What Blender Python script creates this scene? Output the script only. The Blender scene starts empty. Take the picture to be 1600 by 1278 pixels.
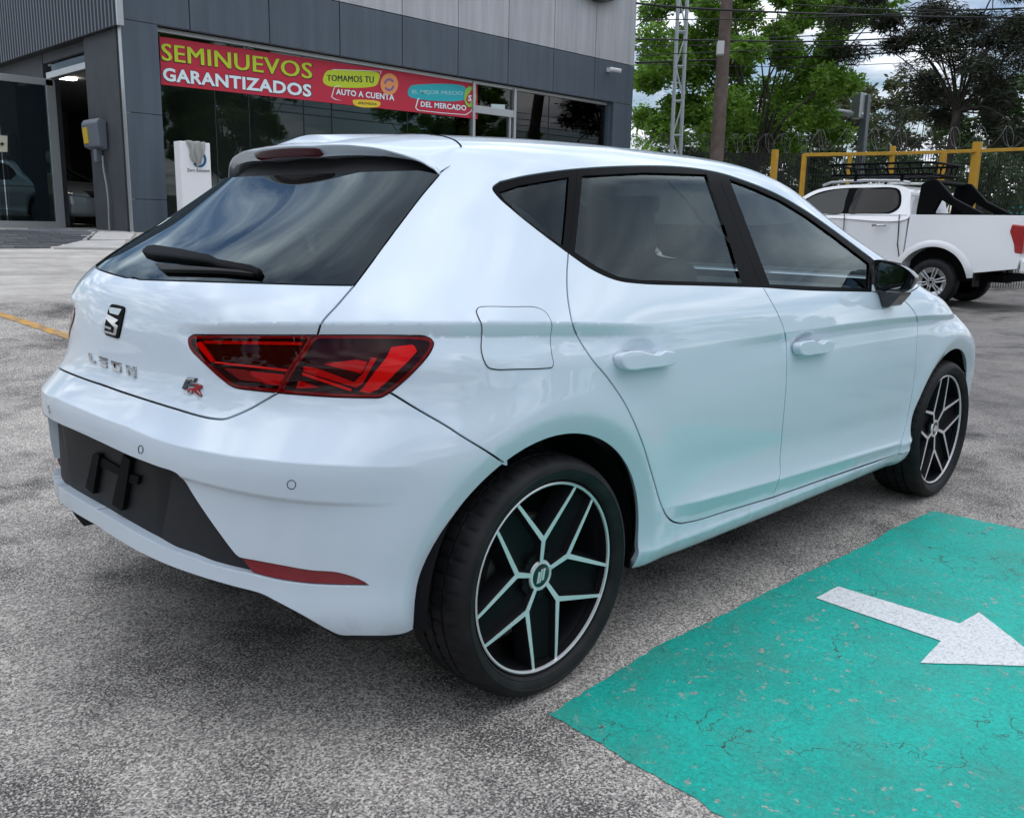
import bpy, bmesh, math, random
import numpy as np
from mathutils import Vector, Matrix
from mathutils.geometry import delaunay_2d_cdt

random.seed(7); rng = np.random.default_rng(7)
SC = bpy.context.scene
COL = SC.collection

# ------------------------------------------------------------------ camera
FPX = 1422.392
CAM_EUL = (1.369289, -0.019988, -0.785824)
CAM_LOC = (-1.622021, -2.334989, 1.196071)
cam = bpy.data.cameras.new('camera'); camo = bpy.data.objects.new('camera', cam); COL.objects.link(camo)
cam.sensor_fit = 'HORIZONTAL'; cam.sensor_width = 36.0; cam.lens = FPX / 1600 * 36
cam.clip_start = 0.05; cam.clip_end = 3000
camo.location = CAM_LOC; camo.rotation_euler = CAM_EUL
SC.camera = camo
SC.render.resolution_x = 1024; SC.render.resolution_y = 817

# ------------------------------------------------------------------ sky, sun, exposure
SUN_EL, SUN_AZ = math.radians(81), math.radians(100)   # azimuth measured from +Y towards +X
world = bpy.data.worlds.new('World'); SC.world = world; world.use_nodes = True
nt = world.node_tree; nt.nodes.clear()
def wn(t, **k):
    n = nt.nodes.new(t)
    for a, b in k.items(): setattr(n, a, b)
    return n
wout = wn('ShaderNodeOutputWorld'); wbg = wn('ShaderNodeBackground'); sky = wn('ShaderNodeTexSky')
sky.sky_type = 'NISHITA'; sky.sun_disc = False; sky.sun_elevation = SUN_EL; sky.sun_rotation = SUN_AZ
sky.air_density = 1.0; sky.dust_density = 0.6; sky.ozone_density = 1.5
wbg.inputs[1].default_value = 0.10
# broken cloud cover: noise on a flat cloud deck above the lot
wtc = wn('ShaderNodeTexCoord'); wsep = wn('ShaderNodeSeparateXYZ'); nt.links.new(wtc.outputs['Generated'], wsep.inputs[0])
wz = wn('ShaderNodeMath', operation='MAXIMUM'); wz.inputs[1].default_value = 0.0; nt.links.new(wsep.outputs[2], wz.inputs[0])
wza = wn('ShaderNodeMath', operation='ADD'); wza.inputs[1].default_value = 0.16; nt.links.new(wz.outputs[0], wza.inputs[0])
wdx = wn('ShaderNodeMath', operation='DIVIDE'); wdy = wn('ShaderNodeMath', operation='DIVIDE')
nt.links.new(wsep.outputs[0], wdx.inputs[0]); nt.links.new(wza.outputs[0], wdx.inputs[1])
nt.links.new(wsep.outputs[1], wdy.inputs[0]); nt.links.new(wza.outputs[0], wdy.inputs[1])
wcmb = wn('ShaderNodeCombineXYZ'); nt.links.new(wdx.outputs[0], wcmb.inputs[0]); nt.links.new(wdy.outputs[0], wcmb.inputs[1])
wno = wn('ShaderNodeTexNoise'); wno.inputs['Scale'].default_value = 1.5; wno.inputs['Detail'].default_value = 9; wno.inputs['Roughness'].default_value = 0.58
wno.inputs['Distortion'].default_value = 0.35
nt.links.new(wcmb.outputs[0], wno.inputs['Vector'])
wr = wn('ShaderNodeValToRGB'); wr.color_ramp.elements[0].position = 0.40; wr.color_ramp.elements[1].position = 0.60
nt.links.new(wno.outputs['Fac'], wr.inputs[0])
wno2 = wn('ShaderNodeTexNoise'); wno2.inputs['Scale'].default_value = 3.1; wno2.inputs['Detail'].default_value = 8; nt.links.new(wcmb.outputs[0], wno2.inputs['Vector'])
wr2 = wn('ShaderNodeValToRGB'); wr2.color_ramp.elements[0].position = 0.36; wr2.color_ramp.elements[1].position = 0.62
wr2.color_ramp.elements[0].color = (4.9, 5.6, 6.9, 1); wr2.color_ramp.elements[1].color = (14.0, 14.2, 14.6, 1)
nt.links.new(wno2.outputs['Fac'], wr2.inputs[0])
wmix = wn('ShaderNodeMix', data_type='RGBA'); nt.links.new(wr.outputs[0], wmix.inputs[0])
nt.links.new(sky.outputs[0], wmix.inputs[6]); nt.links.new(wr2.outputs[0], wmix.inputs[7])
# overcast luminance: three times brighter overhead than at the horizon (CIE overcast sky)
wov = wn('ShaderNodeMath', operation='MULTIPLY_ADD'); wov.inputs[1].default_value = 0.90; wov.inputs[2].default_value = 0.55; nt.links.new(wz.outputs[0], wov.inputs[0])
wsc = wn('ShaderNodeVectorMath', operation='SCALE'); nt.links.new(wmix.outputs[2], wsc.inputs[0]); nt.links.new(wov.outputs[0], wsc.inputs['Scale'])
nt.links.new(wsc.outputs[0], wbg.inputs[0]); nt.links.new(wbg.outputs[0], wout.inputs[0])

sl = bpy.data.lights.new('sun', 'SUN'); slo = bpy.data.objects.new('sun', sl); COL.objects.link(slo)
sl.energy = 0.5; sl.angle = math.radians(120); sl.color = (1.0, 0.965, 0.92)
sd = Vector((math.sin(SUN_AZ) * math.cos(SUN_EL), math.cos(SUN_AZ) * math.cos(SUN_EL), math.sin(SUN_EL)))
slo.rotation_euler = sd.to_track_quat('Z', 'Y').to_euler(); slo.location = (0, 0, 30)
SC.view_settings.view_transform = 'Standard'; SC.view_settings.look = 'None'
SC.view_settings.exposure = 0.70; SC.view_settings.gamma = 1.0; SC.view_settings.use_curve_mapping = False

# ------------------------------------------------------------------ materials
def mat(name, col, rough=0.5, metal=0.0, coat=0.0, spec=0.5, noise=None, bump=None, trans=0.0, emit=None, alpha=1.0, coat_rough=0.03, ior=1.45):
    """noise=(scale, colour2, lo, hi)   bump=(scale, strength)"""
    m = bpy.data.materials.new(name); m.use_nodes = True
    t = m.node_tree; b = t.nodes['Principled BSDF']
    b.inputs['Base Color'].default_value = (*col, 1); b.inputs['Roughness'].default_value = rough
    b.inputs['Metallic'].default_value = metal; b.inputs['Coat Weight'].default_value = coat
    b.inputs['Coat Roughness'].default_value = coat_rough
    b.inputs['Specular IOR Level'].default_value = spec; b.inputs['IOR'].default_value = ior
    b.inputs['Transmission Weight'].default_value = trans
    if emit: b.inputs['Emission Color'].default_value = (*emit[0], 1); b.inputs['Emission Strength'].default_value = emit[1]
    tc = t.nodes.new('ShaderNodeTexCoord')
    if noise:
        n = t.nodes.new('ShaderNodeTexNoise'); n.inputs['Scale'].default_value = noise[0]; n.inputs['Detail'].default_value = 6
        t.links.new(tc.outputs['Object'], n.inputs['Vector'])
        r = t.nodes.new('ShaderNodeValToRGB'); r.color_ramp.elements[0].position = noise[2]; r.color_ramp.elements[1].position = noise[3]
        r.color_ramp.elements[0].color = (*col, 1); r.color_ramp.elements[1].color = (*noise[1], 1)
        t.links.new(n.outputs['Fac'], r.inputs[0]); t.links.new(r.outputs[0], b.inputs['Base Color'])
    if bump:
        n = t.nodes.new('ShaderNodeTexNoise'); n.inputs['Scale'].default_value = bump[0]; n.inputs['Detail'].default_value = 5
        t.links.new(tc.outputs['Object'], n.inputs['Vector'])
        bp = t.nodes.new('ShaderNodeBump'); bp.inputs['Strength'].default_value = bump[1]; bp.inputs['Distance'].default_value = 0.01
        t.links.new(n.outputs['Fac'], bp.inputs['Height']); t.links.new(bp.outputs[0], b.inputs['Normal'])
    return m
def glass_mat(name, tint, rough=0.0, ior=1.5, spec=1.0):
    """thin sheet: tinted see-through plus mirror reflection that grows towards grazing angles"""
    m = bpy.data.materials.new(name); m.use_nodes = True; t = m.node_tree; t.nodes.clear()
    o = t.nodes.new('ShaderNodeOutputMaterial'); tr = t.nodes.new('ShaderNodeBsdfTransparent'); gl = t.nodes.new('ShaderNodeBsdfGlossy')
    tr.inputs[0].default_value = (*tint, 1); gl.inputs['Roughness'].default_value = rough; gl.inputs[0].default_value = (*(spec if isinstance(spec, tuple) else (spec,) * 3), 1)
    fr = t.nodes.new('ShaderNodeFresnel'); fr.inputs[0].default_value = ior
    mx = t.nodes.new('ShaderNodeMixShader'); t.links.new(fr.outputs[0], mx.inputs[0]); t.links.new(tr.outputs[0], mx.inputs[1]); t.links.new(gl.outputs[0], mx.inputs[2])
    t.links.new(mx.outputs[0], o.inputs[0]); return m

# ------------------------------------------------------------------ scene tree helpers
def tag(o, label=None, cat=None, group=None, kind=None):
    if label: o['label'] = label
    if cat: o['category'] = cat
    if group: o['group'] = group
    if kind: o['kind'] = kind
    return o
def empty(name, loc=(0, 0, 0), rz=0.0, parent=None):
    o = bpy.data.objects.new(name, None); COL.objects.link(o); o.location = loc; o.rotation_euler = (0, 0, rz); o.empty_display_size = 0.1
    if parent: o.parent = parent
    return o
def mesh_obj(name, verts, faces, m, parent=None, normals=None, smooth=False, angle=None):
    me = bpy.data.meshes.new(name); me.from_pydata([tuple(v) for v in verts], [], [tuple(int(i) for i in f) for f in faces]); 
    if smooth or normals is not None:
        me.polygons.foreach_set('use_smooth', [True] * len(me.polygons))
    me.update()
    if angle is not None: me.set_sharp_from_angle(angle=math.radians(angle))
    if normals is not None: me.normals_split_custom_set_from_vertices([tuple(n) for n in normals])
    o = bpy.data.objects.new(name, me); COL.objects.link(o)
    if m is not None:
        for mm in (m if isinstance(m, (list, tuple)) else [m]): me.materials.append(mm)
    if parent: o.parent = parent
    return o
class MB:
    """collects boxes, prisms and tubes into one mesh"""
    def __init__(s): s.v = []; s.f = []
    def add(s, v, f):
        k = len(s.v); s.v += [tuple(p) for p in v]; s.f += [tuple(i + k for i in q) for q in f]; return s
    def box(s, c, d, rz=0.0, M=None):
        hx, hy, hz = d[0] / 2, d[1] / 2, d[2] / 2; c = Vector(c); R = M or Matrix.Rotation(rz, 3, 'Z')
        P = [c + R @ Vector((x * hx, y * hy, z * hz)) for z in (-1, 1) for y in (-1, 1) for x in (-1, 1)]
        return s.add(P, [(0, 2, 3, 1), (4, 5, 7, 6), (0, 1, 5, 4), (2, 6, 7, 3), (0, 4, 6, 2), (1, 3, 7, 5)])
    def tube(s, pts, r, n=8, cap=True):
        pts = [Vector(p) for p in pts]; rs = r if isinstance(r, (list, tuple)) else [r] * len(pts); V = []; F = []
        for i, p in enumerate(pts):
            d = (pts[min(i + 1, len(pts) - 1)] - pts[max(i - 1, 0)]).normalized()
            a = d.orthogonal().normalized() if i == 0 else (a - d * a.dot(d)).normalized()
            b = d.cross(a)
            for k in range(n):
                t = 2 * math.pi * k / n; V.append(p + (a * math.cos(t) + b * math.sin(t)) * rs[i])
        for i in range(len(pts) - 1):
            for k in range(n): F.append((i * n + k, i * n + (k + 1) % n, (i + 1) * n + (k + 1) % n, (i + 1) * n + k))
        if cap: F.append(tuple(range(n - 1, -1, -1))); F.append(tuple(len(V) - n + k for k in range(n)))
        return s.add(V, F)
    def prism(s, poly, a, b):
        """poly: 2-D points; a, b: functions (p) -> 3-D for the two ends"""
        n = len(poly); V = [a(p) for p in poly] + [b(p) for p in poly]
        F = [tuple(range(n)), tuple(range(2 * n - 1, n - 1, -1))] + [(i, n + i, n + (i + 1) % n, (i + 1) % n) for i in range(n)]
        return s.add(V, F)
    def build(s, name, m, parent=None, smooth=False, bevel=0, seg=2, angle=40):
        o = mesh_obj(name, s.v, s.f, m, parent, smooth=smooth, angle=angle if smooth else None)
        if bevel:
            md = o.modifiers.new('bevel', 'BEVEL'); md.width = bevel; md.segments = seg; md.limit_method = 'ANGLE'; md.angle_limit = math.radians(35)
            md.harden_normals = False
        return o
def copy_tree(o, parent=None):
    c = o.copy(); COL.objects.link(c); c.parent = parent
    for ch in list(o.children): copy_tree(ch, c)
    return c

# ------------------------------------------------------------------ pixel <-> place
def _rot(rx, ry, rz):
    cx, sx, cy, sy, cz, sz = math.cos(rx), math.sin(rx), math.cos(ry), math.sin(ry), math.cos(rz), math.sin(rz)
    return np.array([[cz, -sz, 0], [sz, cz, 0], [0, 0, 1]]) @ np.array([[cy, 0, sy], [0, 1, 0], [-sy, 0, cy]]) @ np.array([[1, 0, 0], [0, cx, -sx], [0, sx, cx]])
RC = _rot(*CAM_EUL); CC = np.array(CAM_LOC)
def proj(P):
    q = (np.asarray(P) - CC) @ RC
    return np.stack([800 + FPX * q[..., 0] / -q[..., 2], 639 - FPX * q[..., 1] / -q[..., 2]], -1)
def ray(px):
    px = np.asarray(px, float)
    d = np.stack([(px[..., 0] - 800) / FPX, -(px[..., 1] - 639) / FPX, -np.ones(px.shape[:-1])], -1) @ RC.T
    return d / np.linalg.norm(d, axis=-1, keepdims=True)
def on_plane(px, ax, val):
    d = ray(px); t = (val - CC[ax]) / d[..., ax]; return CC + d * t[..., None]
def ss(a, b, x):
    t = np.clip((x - a) / (b - a), 0, 1); return t * t * (3 - 2 * t)
def catmull(pts, n=None, closed=False, step=4.0):
    pts = np.asarray(pts, float)
    if len(pts) < 3 and not closed:
        k = max(2, int(np.linalg.norm(pts[1] - pts[0]) / step) + 1); return pts[0] + (pts[1] - pts[0]) * np.linspace(0, 1, k)[:, None]
    P = np.vstack([pts[-1:], pts, pts[:2]]) if closed else np.vstack([2 * pts[0] - pts[1], pts, 2 * pts[-1] - pts[-2]])
    out = []
    for i in range(1, len(P) - 2):
        p0, p1, p2, p3 = P[i-1:i+3]
        def tj(t, a, b): return t + max(np.linalg.norm(b - a), 1e-9)**.5
        t0 = 0; t1 = tj(t0, p0, p1); t2 = tj(t1, p1, p2); t3 = tj(t2, p2, p3)
        k = max(2, int(np.linalg.norm(p2 - p1) / step) + 1)
        for t in np.linspace(t1, t2, k, endpoint=False):
            a1 = (t1-t)/(t1-t0)*p0 + (t-t0)/(t1-t0)*p1; a2 = (t2-t)/(t2-t1)*p1 + (t-t1)/(t2-t1)*p2; a3 = (t3-t)/(t3-t2)*p2 + (t-t2)/(t3-t2)*p3
            b1 = (t2-t)/(t2-t0)*a1 + (t-t0)/(t2-t0)*a2; b2 = (t3-t)/(t3-t1)*a2 + (t-t1)/(t3-t1)*a3
            out.append((t2-t)/(t2-t1)*b1 + (t-t1)/(t2-t1)*b2)
    if not closed: out.append(pts[-1])
    return np.array(out)
def revolve(prof, n, cy=0.0, closed=False):
    V = []; F = []; k = len(prof)
    for i in range(n):
        t = 2 * math.pi * i / n
        for (y, r) in prof: V.append((r * math.cos(t), y, r * math.sin(t)))
    for i in range(n):
        j = (i + 1) % n
        for a in range(k - 1): F.append((i * k + a, i * k + a + 1, j * k + a + 1, j * k + a))
    return V, F
# ================================================================== ground
def terrain(x, y):
    t = np.clip((np.asarray(y, float) - 4.2) / 8.9, 0, 1); x = np.clip((np.asarray(x, float) - 8.5) / 3.5, 0, 1); return .91 * (t * .8 + .2 * t * t * (3 - 2 * t)) * (1 - x * x * (3 - 2 * x))
def on_ground(px):
    px = np.asarray(px, float); d = ray(px); t = (0 - CC[2]) / np.minimum(d[..., 2], -1e-4); t = np.clip(t, 0, 80)
    lo = np.zeros_like(t); hi = np.full_like(t, 80.)
    for s in np.linspace(.5, 60, 400):           # first crossing
        P = CC + d * s; below = P[..., 2] < terrain(P[..., 0], P[..., 1]); hi = np.where(below & (hi > 79), s, hi)
    lo = hi - .3
    for _ in range(30):
        m = (lo + hi) / 2; P = CC + d * m[..., None] if m.ndim else CC + d * m; b = P[..., 2] < terrain(P[..., 0], P[..., 1]); hi = np.where(b, m, hi); lo = np.where(b, lo, m)
    return CC + d * (hi[..., None] if hi.ndim else hi)
def nodes(m): return m.node_tree, m.node_tree.nodes['Principled BSDF']
def N_(t, typ, **k):
    n = t.nodes.new(typ)
    for a, b in k.items():
        if a in n.inputs: n.inputs[a].default_value = b
        else: setattr(n, a, b)
    return n
def ramp(t, fac, stops):
    r = t.nodes.new('ShaderNodeValToRGB'); e = r.color_ramp.elements
    while len(e) > len(stops): e.remove(e[-1])
    while len(e) < len(stops): e.new(.5)
    for el, (p, c) in zip(e, stops): el.position = p; el.color = (*c, 1) if len(c) == 3 else c
    t.links.new(fac, r.inputs[0]); return r.outputs[0]
def mixc(t, fac, a, b, mode='MIX'):
    n = t.nodes.new('ShaderNodeMix'); n.data_type = 'RGBA'; n.blend_type = mode
    for s, v in ((0, fac), (6, a), (7, b)):
        if hasattr(v, 'is_linked') or hasattr(v, 'links'): t.links.new(v, n.inputs[s])
        else: n.inputs[s].default_value = v if s == 0 else (*v, 1)
    return n.outputs[2]
def noise(t, vec, scale, detail=4, rough=.55, dist=0):
    n = N_(t, 'ShaderNodeTexNoise', Scale=scale, Detail=detail, Roughness=rough, Distortion=dist); t.links.new(vec, n.inputs['Vector']); return n.outputs['Fac']
def asphalt_colour(t, vec):
    """coarse worn chip seal: pale stones in dark binder, big patches, dust and streaks"""
    vo = N_(t, 'ShaderNodeTexVoronoi', Scale=190.); t.links.new(vec, vo.inputs['Vector'])
    sep = N_(t, 'ShaderNodeSeparateColor'); t.links.new(vo.outputs['Color'], sep.inputs[0])
    n1 = noise(t, vec, 150, 4, .7); n2 = noise(t, vec, 330, 3, .7)
    patch = noise(t, vec, .55, 6, .62, .4); patch2 = noise(t, vec, 2.3, 6, .65)
    mp = N_(t, 'ShaderNodeMath', operation='ADD'); t.links.new(patch, mp.inputs[0]); t.links.new(patch2, mp.inputs[1])
    stone = ramp(t, sep.outputs[0], [(.0, (.13, .128, .125)), (.45, (.34, .335, .325)), (1., (.70, .68, .645))])
    m1 = N_(t, 'ShaderNodeMath', operation='MULTIPLY_ADD'); m1.inputs[1].default_value = .55; m1.inputs[2].default_value = -.03
    t.links.new(mp.outputs[0], m1.inputs[0])       # patches shift how much stone shows
    ad = N_(t, 'ShaderNodeMath', operation='ADD'); t.links.new(n1, ad.inputs[0]); t.links.new(m1.outputs[0], ad.inputs[1])
    mask = ramp(t, ad.outputs[0], [(.92, (0, 0, 0)), (1.05, (1, 1, 1))])
    c = mixc(t, mask, (.058, .058, .060), stone)
    grit = ramp(t, n2, [(.35, (.62, .62, .62)), (.68, (1.28, 1.28, 1.28))]); c = mixc(t, 1.0, c, grit, 'MULTIPLY')
    return mixc(t, 1.0, c, (1.03, .975, .90), 'MULTIPLY'), ad.outputs[0], mp.outputs[0]
M_ASPH = mat('worn_asphalt', (.1, .1, .1), .88, spec=.35); t, b = nodes(M_ASPH)
tc = t.nodes.new('ShaderNodeTexCoord'); vec = tc.outputs['Object']
ca, hgt, patch = asphalt_colour(t, vec)
sxy = N_(t, 'ShaderNodeSeparateXYZ'); t.links.new(vec, sxy.inputs[0])
# dusty concrete beyond the yellow line (towards the showroom)
wob = noise(t, vec, .9, 5, .6); wa = N_(t, 'ShaderNodeMath', operation='MULTIPLY_ADD'); wa.inputs[1].default_value = 2.2; t.links.new(wob, wa.inputs[0]); t.links.new(sxy.outputs[1], wa.inputs[2])
far = N_(t, 'ShaderNodeMapRange', interpolation_type='SMOOTHSTEP'); far.inputs[1].default_value = 8.2; far.inputs[2].default_value = 9.3; t.links.new(wa.outputs[0], far.inputs[0])
conc = ramp(t, noise(t, vec, 3.2, 9, .7), [(.30, (.36, .335, .295)), (.72, (.56, .53, .48))])
strk = N_(t, 'ShaderNodeMapping'); strk.inputs['Scale'].default_value = (.35, 3.2, 1); t.links.new(vec, strk.inputs[0])
st_ = ramp(t, noise(t, strk.outputs[0], 1.0, 7, .7), [(.38, (.62, .62, .62)), (.60, (1.08, 1.07, 1.05))]); conc = mixc(t, .8, conc, st_, 'MULTIPLY')
st2 = ramp(t, noise(t, vec, .42, 7, .68, .6), [(.36, (.52, .52, .53)), (.50, (.95, .95, .95)), (.66, (1.12, 1.11, 1.09))]); ca = mixc(t, 1.0, ca, st2, 'MULTIPLY')
oil = ramp(t, noise(t, vec, 1.7, 5, .6), [(.66, (1, 1, 1)), (.76, (.55, .55, .55))]); ca = mixc(t, 1.0, ca, oil, 'MULTIPLY')
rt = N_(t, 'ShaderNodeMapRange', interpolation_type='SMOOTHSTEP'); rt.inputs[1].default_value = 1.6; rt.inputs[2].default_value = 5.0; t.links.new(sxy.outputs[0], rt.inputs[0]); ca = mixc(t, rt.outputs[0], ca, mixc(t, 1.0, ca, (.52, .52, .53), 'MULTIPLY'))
cc = mixc(t, far.outputs[0], ca, conc)
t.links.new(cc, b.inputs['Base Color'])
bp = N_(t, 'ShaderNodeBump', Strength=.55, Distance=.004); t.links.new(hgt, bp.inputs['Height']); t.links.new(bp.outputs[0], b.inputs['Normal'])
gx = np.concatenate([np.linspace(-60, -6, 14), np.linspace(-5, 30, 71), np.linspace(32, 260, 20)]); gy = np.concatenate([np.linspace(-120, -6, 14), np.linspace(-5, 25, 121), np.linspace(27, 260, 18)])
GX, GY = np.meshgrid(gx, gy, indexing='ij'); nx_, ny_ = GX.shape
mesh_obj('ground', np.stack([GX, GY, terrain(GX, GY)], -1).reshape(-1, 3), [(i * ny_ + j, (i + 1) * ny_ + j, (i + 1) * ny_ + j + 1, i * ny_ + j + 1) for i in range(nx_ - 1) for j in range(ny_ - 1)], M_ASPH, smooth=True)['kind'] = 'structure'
def sheet(name, pts, m, dz=.004, jit=0.0, step=.05, label=None):
    pts = np.asarray(pts, float); out = []
    for i in range(len(pts)):
        a, c = pts[i], pts[(i + 1) % len(pts)]; k = max(1, int(np.linalg.norm(c - a) / step))
        for s in range(k): out.append(a + (c - a) * s / k)
    out = np.array(out)
    if jit:
        w = np.cumsum(rng.normal(0, jit * .35, out.shape), 0); w -= np.linspace(0, 1, len(w))[:, None] * w[-1]; out = out + np.clip(w, -jit * 2, jit * 2) + rng.normal(0, jit * .25, out.shape)
    o = mesh_obj(name, np.column_stack([out, terrain(out[:, 0], out[:, 1]) + dz]), [tuple(range(len(out)))], m); o['kind'] = 'structure'; return o
# painted bay
M_GREEN = mat('green_bay_paint', (.0, .3, .2), .62, spec=.4); t, b = nodes(M_GREEN); tc = t.nodes.new('ShaderNodeTexCoord'); vec = tc.outputs['Object']
ca, hgt, patch = asphalt_colour(t, vec)
g = ramp(t, noise(t, vec, 1.6, 7, .65), [(.30, (.002, .31, .24)), (.55, (.003, .42, .33)), (.8, (.014, .50, .40))])
g = mixc(t, .5, g, ramp(t, noise(t, vec, 150, 4, .7), [(.35, (.55, .6, .6)), (.7, (1.25, 1.2, 1.2))]), 'MULTIPLY')
v1 = N_(t, 'ShaderNodeTexVoronoi', Scale=7.5, feature='DISTANCE_TO_EDGE'); 
wv = N_(t, 'ShaderNodeVectorMath', operation='ADD'); nz = N_(t, 'ShaderNodeTexNoise', Scale=9., Detail=4.); t.links.new(vec, nz.inputs['Vector']); sc_ = N_(t, 'ShaderNodeVectorMath', operation='SCALE'); sc_.inputs['Scale'].default_value = .22; t.links.new(nz.outputs['Color'], sc_.inputs[0]); t.links.new(vec, wv.inputs[0]); t.links.new(sc_.outputs[0], wv.inputs[1]); t.links.new(wv.outputs[0], v1.inputs['Vector'])
crk = ramp(t, v1.outputs['Distance'], [(.004, (1, 1, 1)), (.016, (0, 0, 0))]); crg = ramp(t, noise(t, vec, 3.0, 4, .6), [(.50, (0, 0, 0)), (.62, (1, 1, 1))]); crk = mixc(t, 1.0, crk, crg, 'MULTIPLY')
chip = ramp(t, noise(t, vec, 26, 6, .72), [(.585, (0, 0, 0)), (.625, (1, 1, 1))]); chg = ramp(t, noise(t, vec, 2.1, 5, .65), [(.40, (.0, .0, .0)), (.58, (1, 1, 1))]); chip = mixc(t, 1.0, chip, chg, 'MULTIPLY')
pin = ramp(t, noise(t, vec, 120, 3, .7), [(.64, (0, 0, 0)), (.70, (1, 1, 1))])
g = mixc(t, .75, g, ramp(t, noise(t, vec, 62, 6, .8), [(.32, (.62, .66, .66)), (.5, (1, 1, 1)), (.68, (1.35, 1.28, 1.28))]), 'MULTIPLY'); g = mixc(t, ramp(t, noise(t, vec, 5.5, 7, .7), [(.46, (0, 0, 0)), (.75, (.55, .55, .55))]), g, (.075, .21, .17))
c = mixc(t, chip, g, mixc(t, .5, ca, (.30, .28, .25))); c = mixc(t, crk, c, (.035, .05, .045)); c = mixc(t, pin, c, (.05, .075, .065))
t.links.new(c, b.inputs['Base Color']); bp = N_(t, 'ShaderNodeBump', Strength=.8, Distance=.004); t.links.new(hgt, bp.inputs['Height']); t.links.new(bp.outputs[0], b.inputs['Normal'])
sheet('green_painted_bay', [(-.075, -.955), (.42, -.915), (1.03, -.935), (1.95, -.95), (2.40, -.957), (2.43, -1.4), (2.50, -3.4), (2.52, -5.2), (-.35, -5.2), (-.20, -3.0), (-.115, -1.48)], M_GREEN, dz=.002, jit=.006, step=.02)
M_ARROW = mat('white_road_paint', (.6, .6, .6), .7); t, b = nodes(M_ARROW); tc = t.nodes.new('ShaderNodeTexCoord'); vec = tc.outputs['Object']
w = ramp(t, noise(t, vec, 120, 5, .75), [(.30, (.22, .24, .235)), (.47, (.60, .61, .60)), (.7, (.78, .78, .76))]); w = mixc(t, ramp(t, noise(t, vec, 60, 5, .75), [(.62, (0, 0, 0)), (.70, (1, 1, 1))]), w, (.16, .20, .19))
t.links.new(w, b.inputs['Base Color'])
ar = on_plane(np.array([(1310, 914), (1498, 972), (1529, 955), (1640, 1038.5), (1440, 1033), (1472, 999), (1275, 932)], float), 2, .008)[:, :2]
sheet('arrow_marking', ar, M_ARROW, dz=.0045, jit=.0015, step=.02)
M_YEL = mat('worn_yellow_line', (.50, .27, .06), .8, noise=(9, (.22, .17, .11), .45, .7))
yl = on_ground(np.array([(-60, 463), (0, 487), (103, 520), (140, 531), (140, 540), (103, 529), (0, 494.5), (-60, 470)]))[:, :2]
sheet('yellow_line', yl, M_YEL, jit=.012, step=.1)
M_PAVER = [mat('dark_paver_%s' % n, c, .85, noise=(14, tuple(v * 1.35 for v in c), .4, .7)) for n, c in (('a', (.115, .115, .12)), ('b', (.15, .15, .155)), ('c', (.095, .097, .105)))]
M_CONC = mat('pale_concrete', (.46, .44, .41), .85, noise=(3.2, (.36, .345, .32), .35, .7), bump=(30, .2))

# ================================================================== showroom building
ZB = .91; XL, YB = 5.04, 13.48
def fpt(px, dy=0.0): return on_plane(np.asarray(px, float), 1, YB + dy)
def lpt(px, dx=0.0): return on_plane(np.asarray(px, float), 0, XL + dx)
bld = tag(empty('showroom_building', (XL, YB, ZB)), 'dark grey panelled car showroom with wide shop window and corrugated canopy, behind the hatchback', 'building')
bld_off = Vector((XL, YB, ZB))
def bpart(mb, name, m, **k):
    mb.v = [tuple(Vector(v) - bld_off) for v in mb.v]; return mb.build(name, m, bld, **k)
M_CLADD = mat('slate_blue_cladding', (.070, .092, .115), .42, noise=(1.1, (.083, .107, .130), .3, .75))
M_CLADG = mat('pale_grey_cladding', (.40, .405, .415), .45, noise=(.8, (.46, .465, .47), .3, .75))
for m_ in (M_CLADD, M_CLADG):       # rain streaks down the panels
    t, b_ = nodes(m_); tc = t.nodes.new('ShaderNodeTexCoord'); mp_ = N_(t, 'ShaderNodeMapping'); mp_.inputs['Scale'].default_value = (3.2, 3.2, .16); t.links.new(tc.outputs['Object'], mp_.inputs[0])
    src = b_.inputs['Base Color'].links[0].from_socket; t.links.new(mixc(t, .8, src, ramp(t, noise(t, mp_.outputs[0], 1.6, 6, .65), [(.34, (.74, .74, .73)), (.62, (1.08, 1.08, 1.09))]), 'MULTIPLY'), b_.inputs['Base Color'])
M_CHAR = mat('charcoal_render', (.045, .050, .056), .75, noise=(2.5, (.058, .063, .07), .35, .7))
M_LOUV = mat('corrugated_dark_metal', (.050, .064, .080), .38)
M_ALUM = mat('brushed_aluminium', (.46, .47, .47), .35, metal=.6)
M_SOFF = mat('dark_soffit', (.02, .022, .026), .8)
M_SHOPG = glass_mat('shop_window_glass', (.55, .64, .63), ior=1.5)
M_DOORG = glass_mat('sliding_door_glass', (.25, .31, .32), ior=1.6)
xs_seam = [float(fpt((x, 40.))[0]) for x in (421, 532, 629, 716, 795, 866, 932)]; dxs = float(np.mean(np.diff(xs_seam))); x_first = xs_seam[0]
XR = float(fpt((989, 150.))[0])
def zf(px): return float(fpt(px)[2])
z_band0 = float(np.mean([zf((249, 47.)), zf((941, 150.)), zf((450, 77.))])); z_band1 = float(np.mean([zf((532, 11.)), zf((990, 99.))]))
seams = [XL - .0] + [x_first + dxs * k for k in range(-2, 7) if XL + .5 < x_first + dxs * k < XR - .4] + [XR]
g_ = .009
for a, c in zip(seams[:-1], seams[1:]):
    bpart(MB().box(((a + c) / 2, YB + .06, (z_band0 + z_band1) / 2), (c - a - g_ * 2, .12, z_band1 - z_band0 - g_)), 'fascia_panel', M_CLADD, bevel=.006)
    for k in range(3):
        bpart(MB().box(((a + c) / 2, YB + .06, z_band1 + 1.7 * k + .85 + g_), (c - a - g_ * 2, .12, 1.7 - g_)), 'upper_panel', M_CLADG, bevel=.006)
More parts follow.
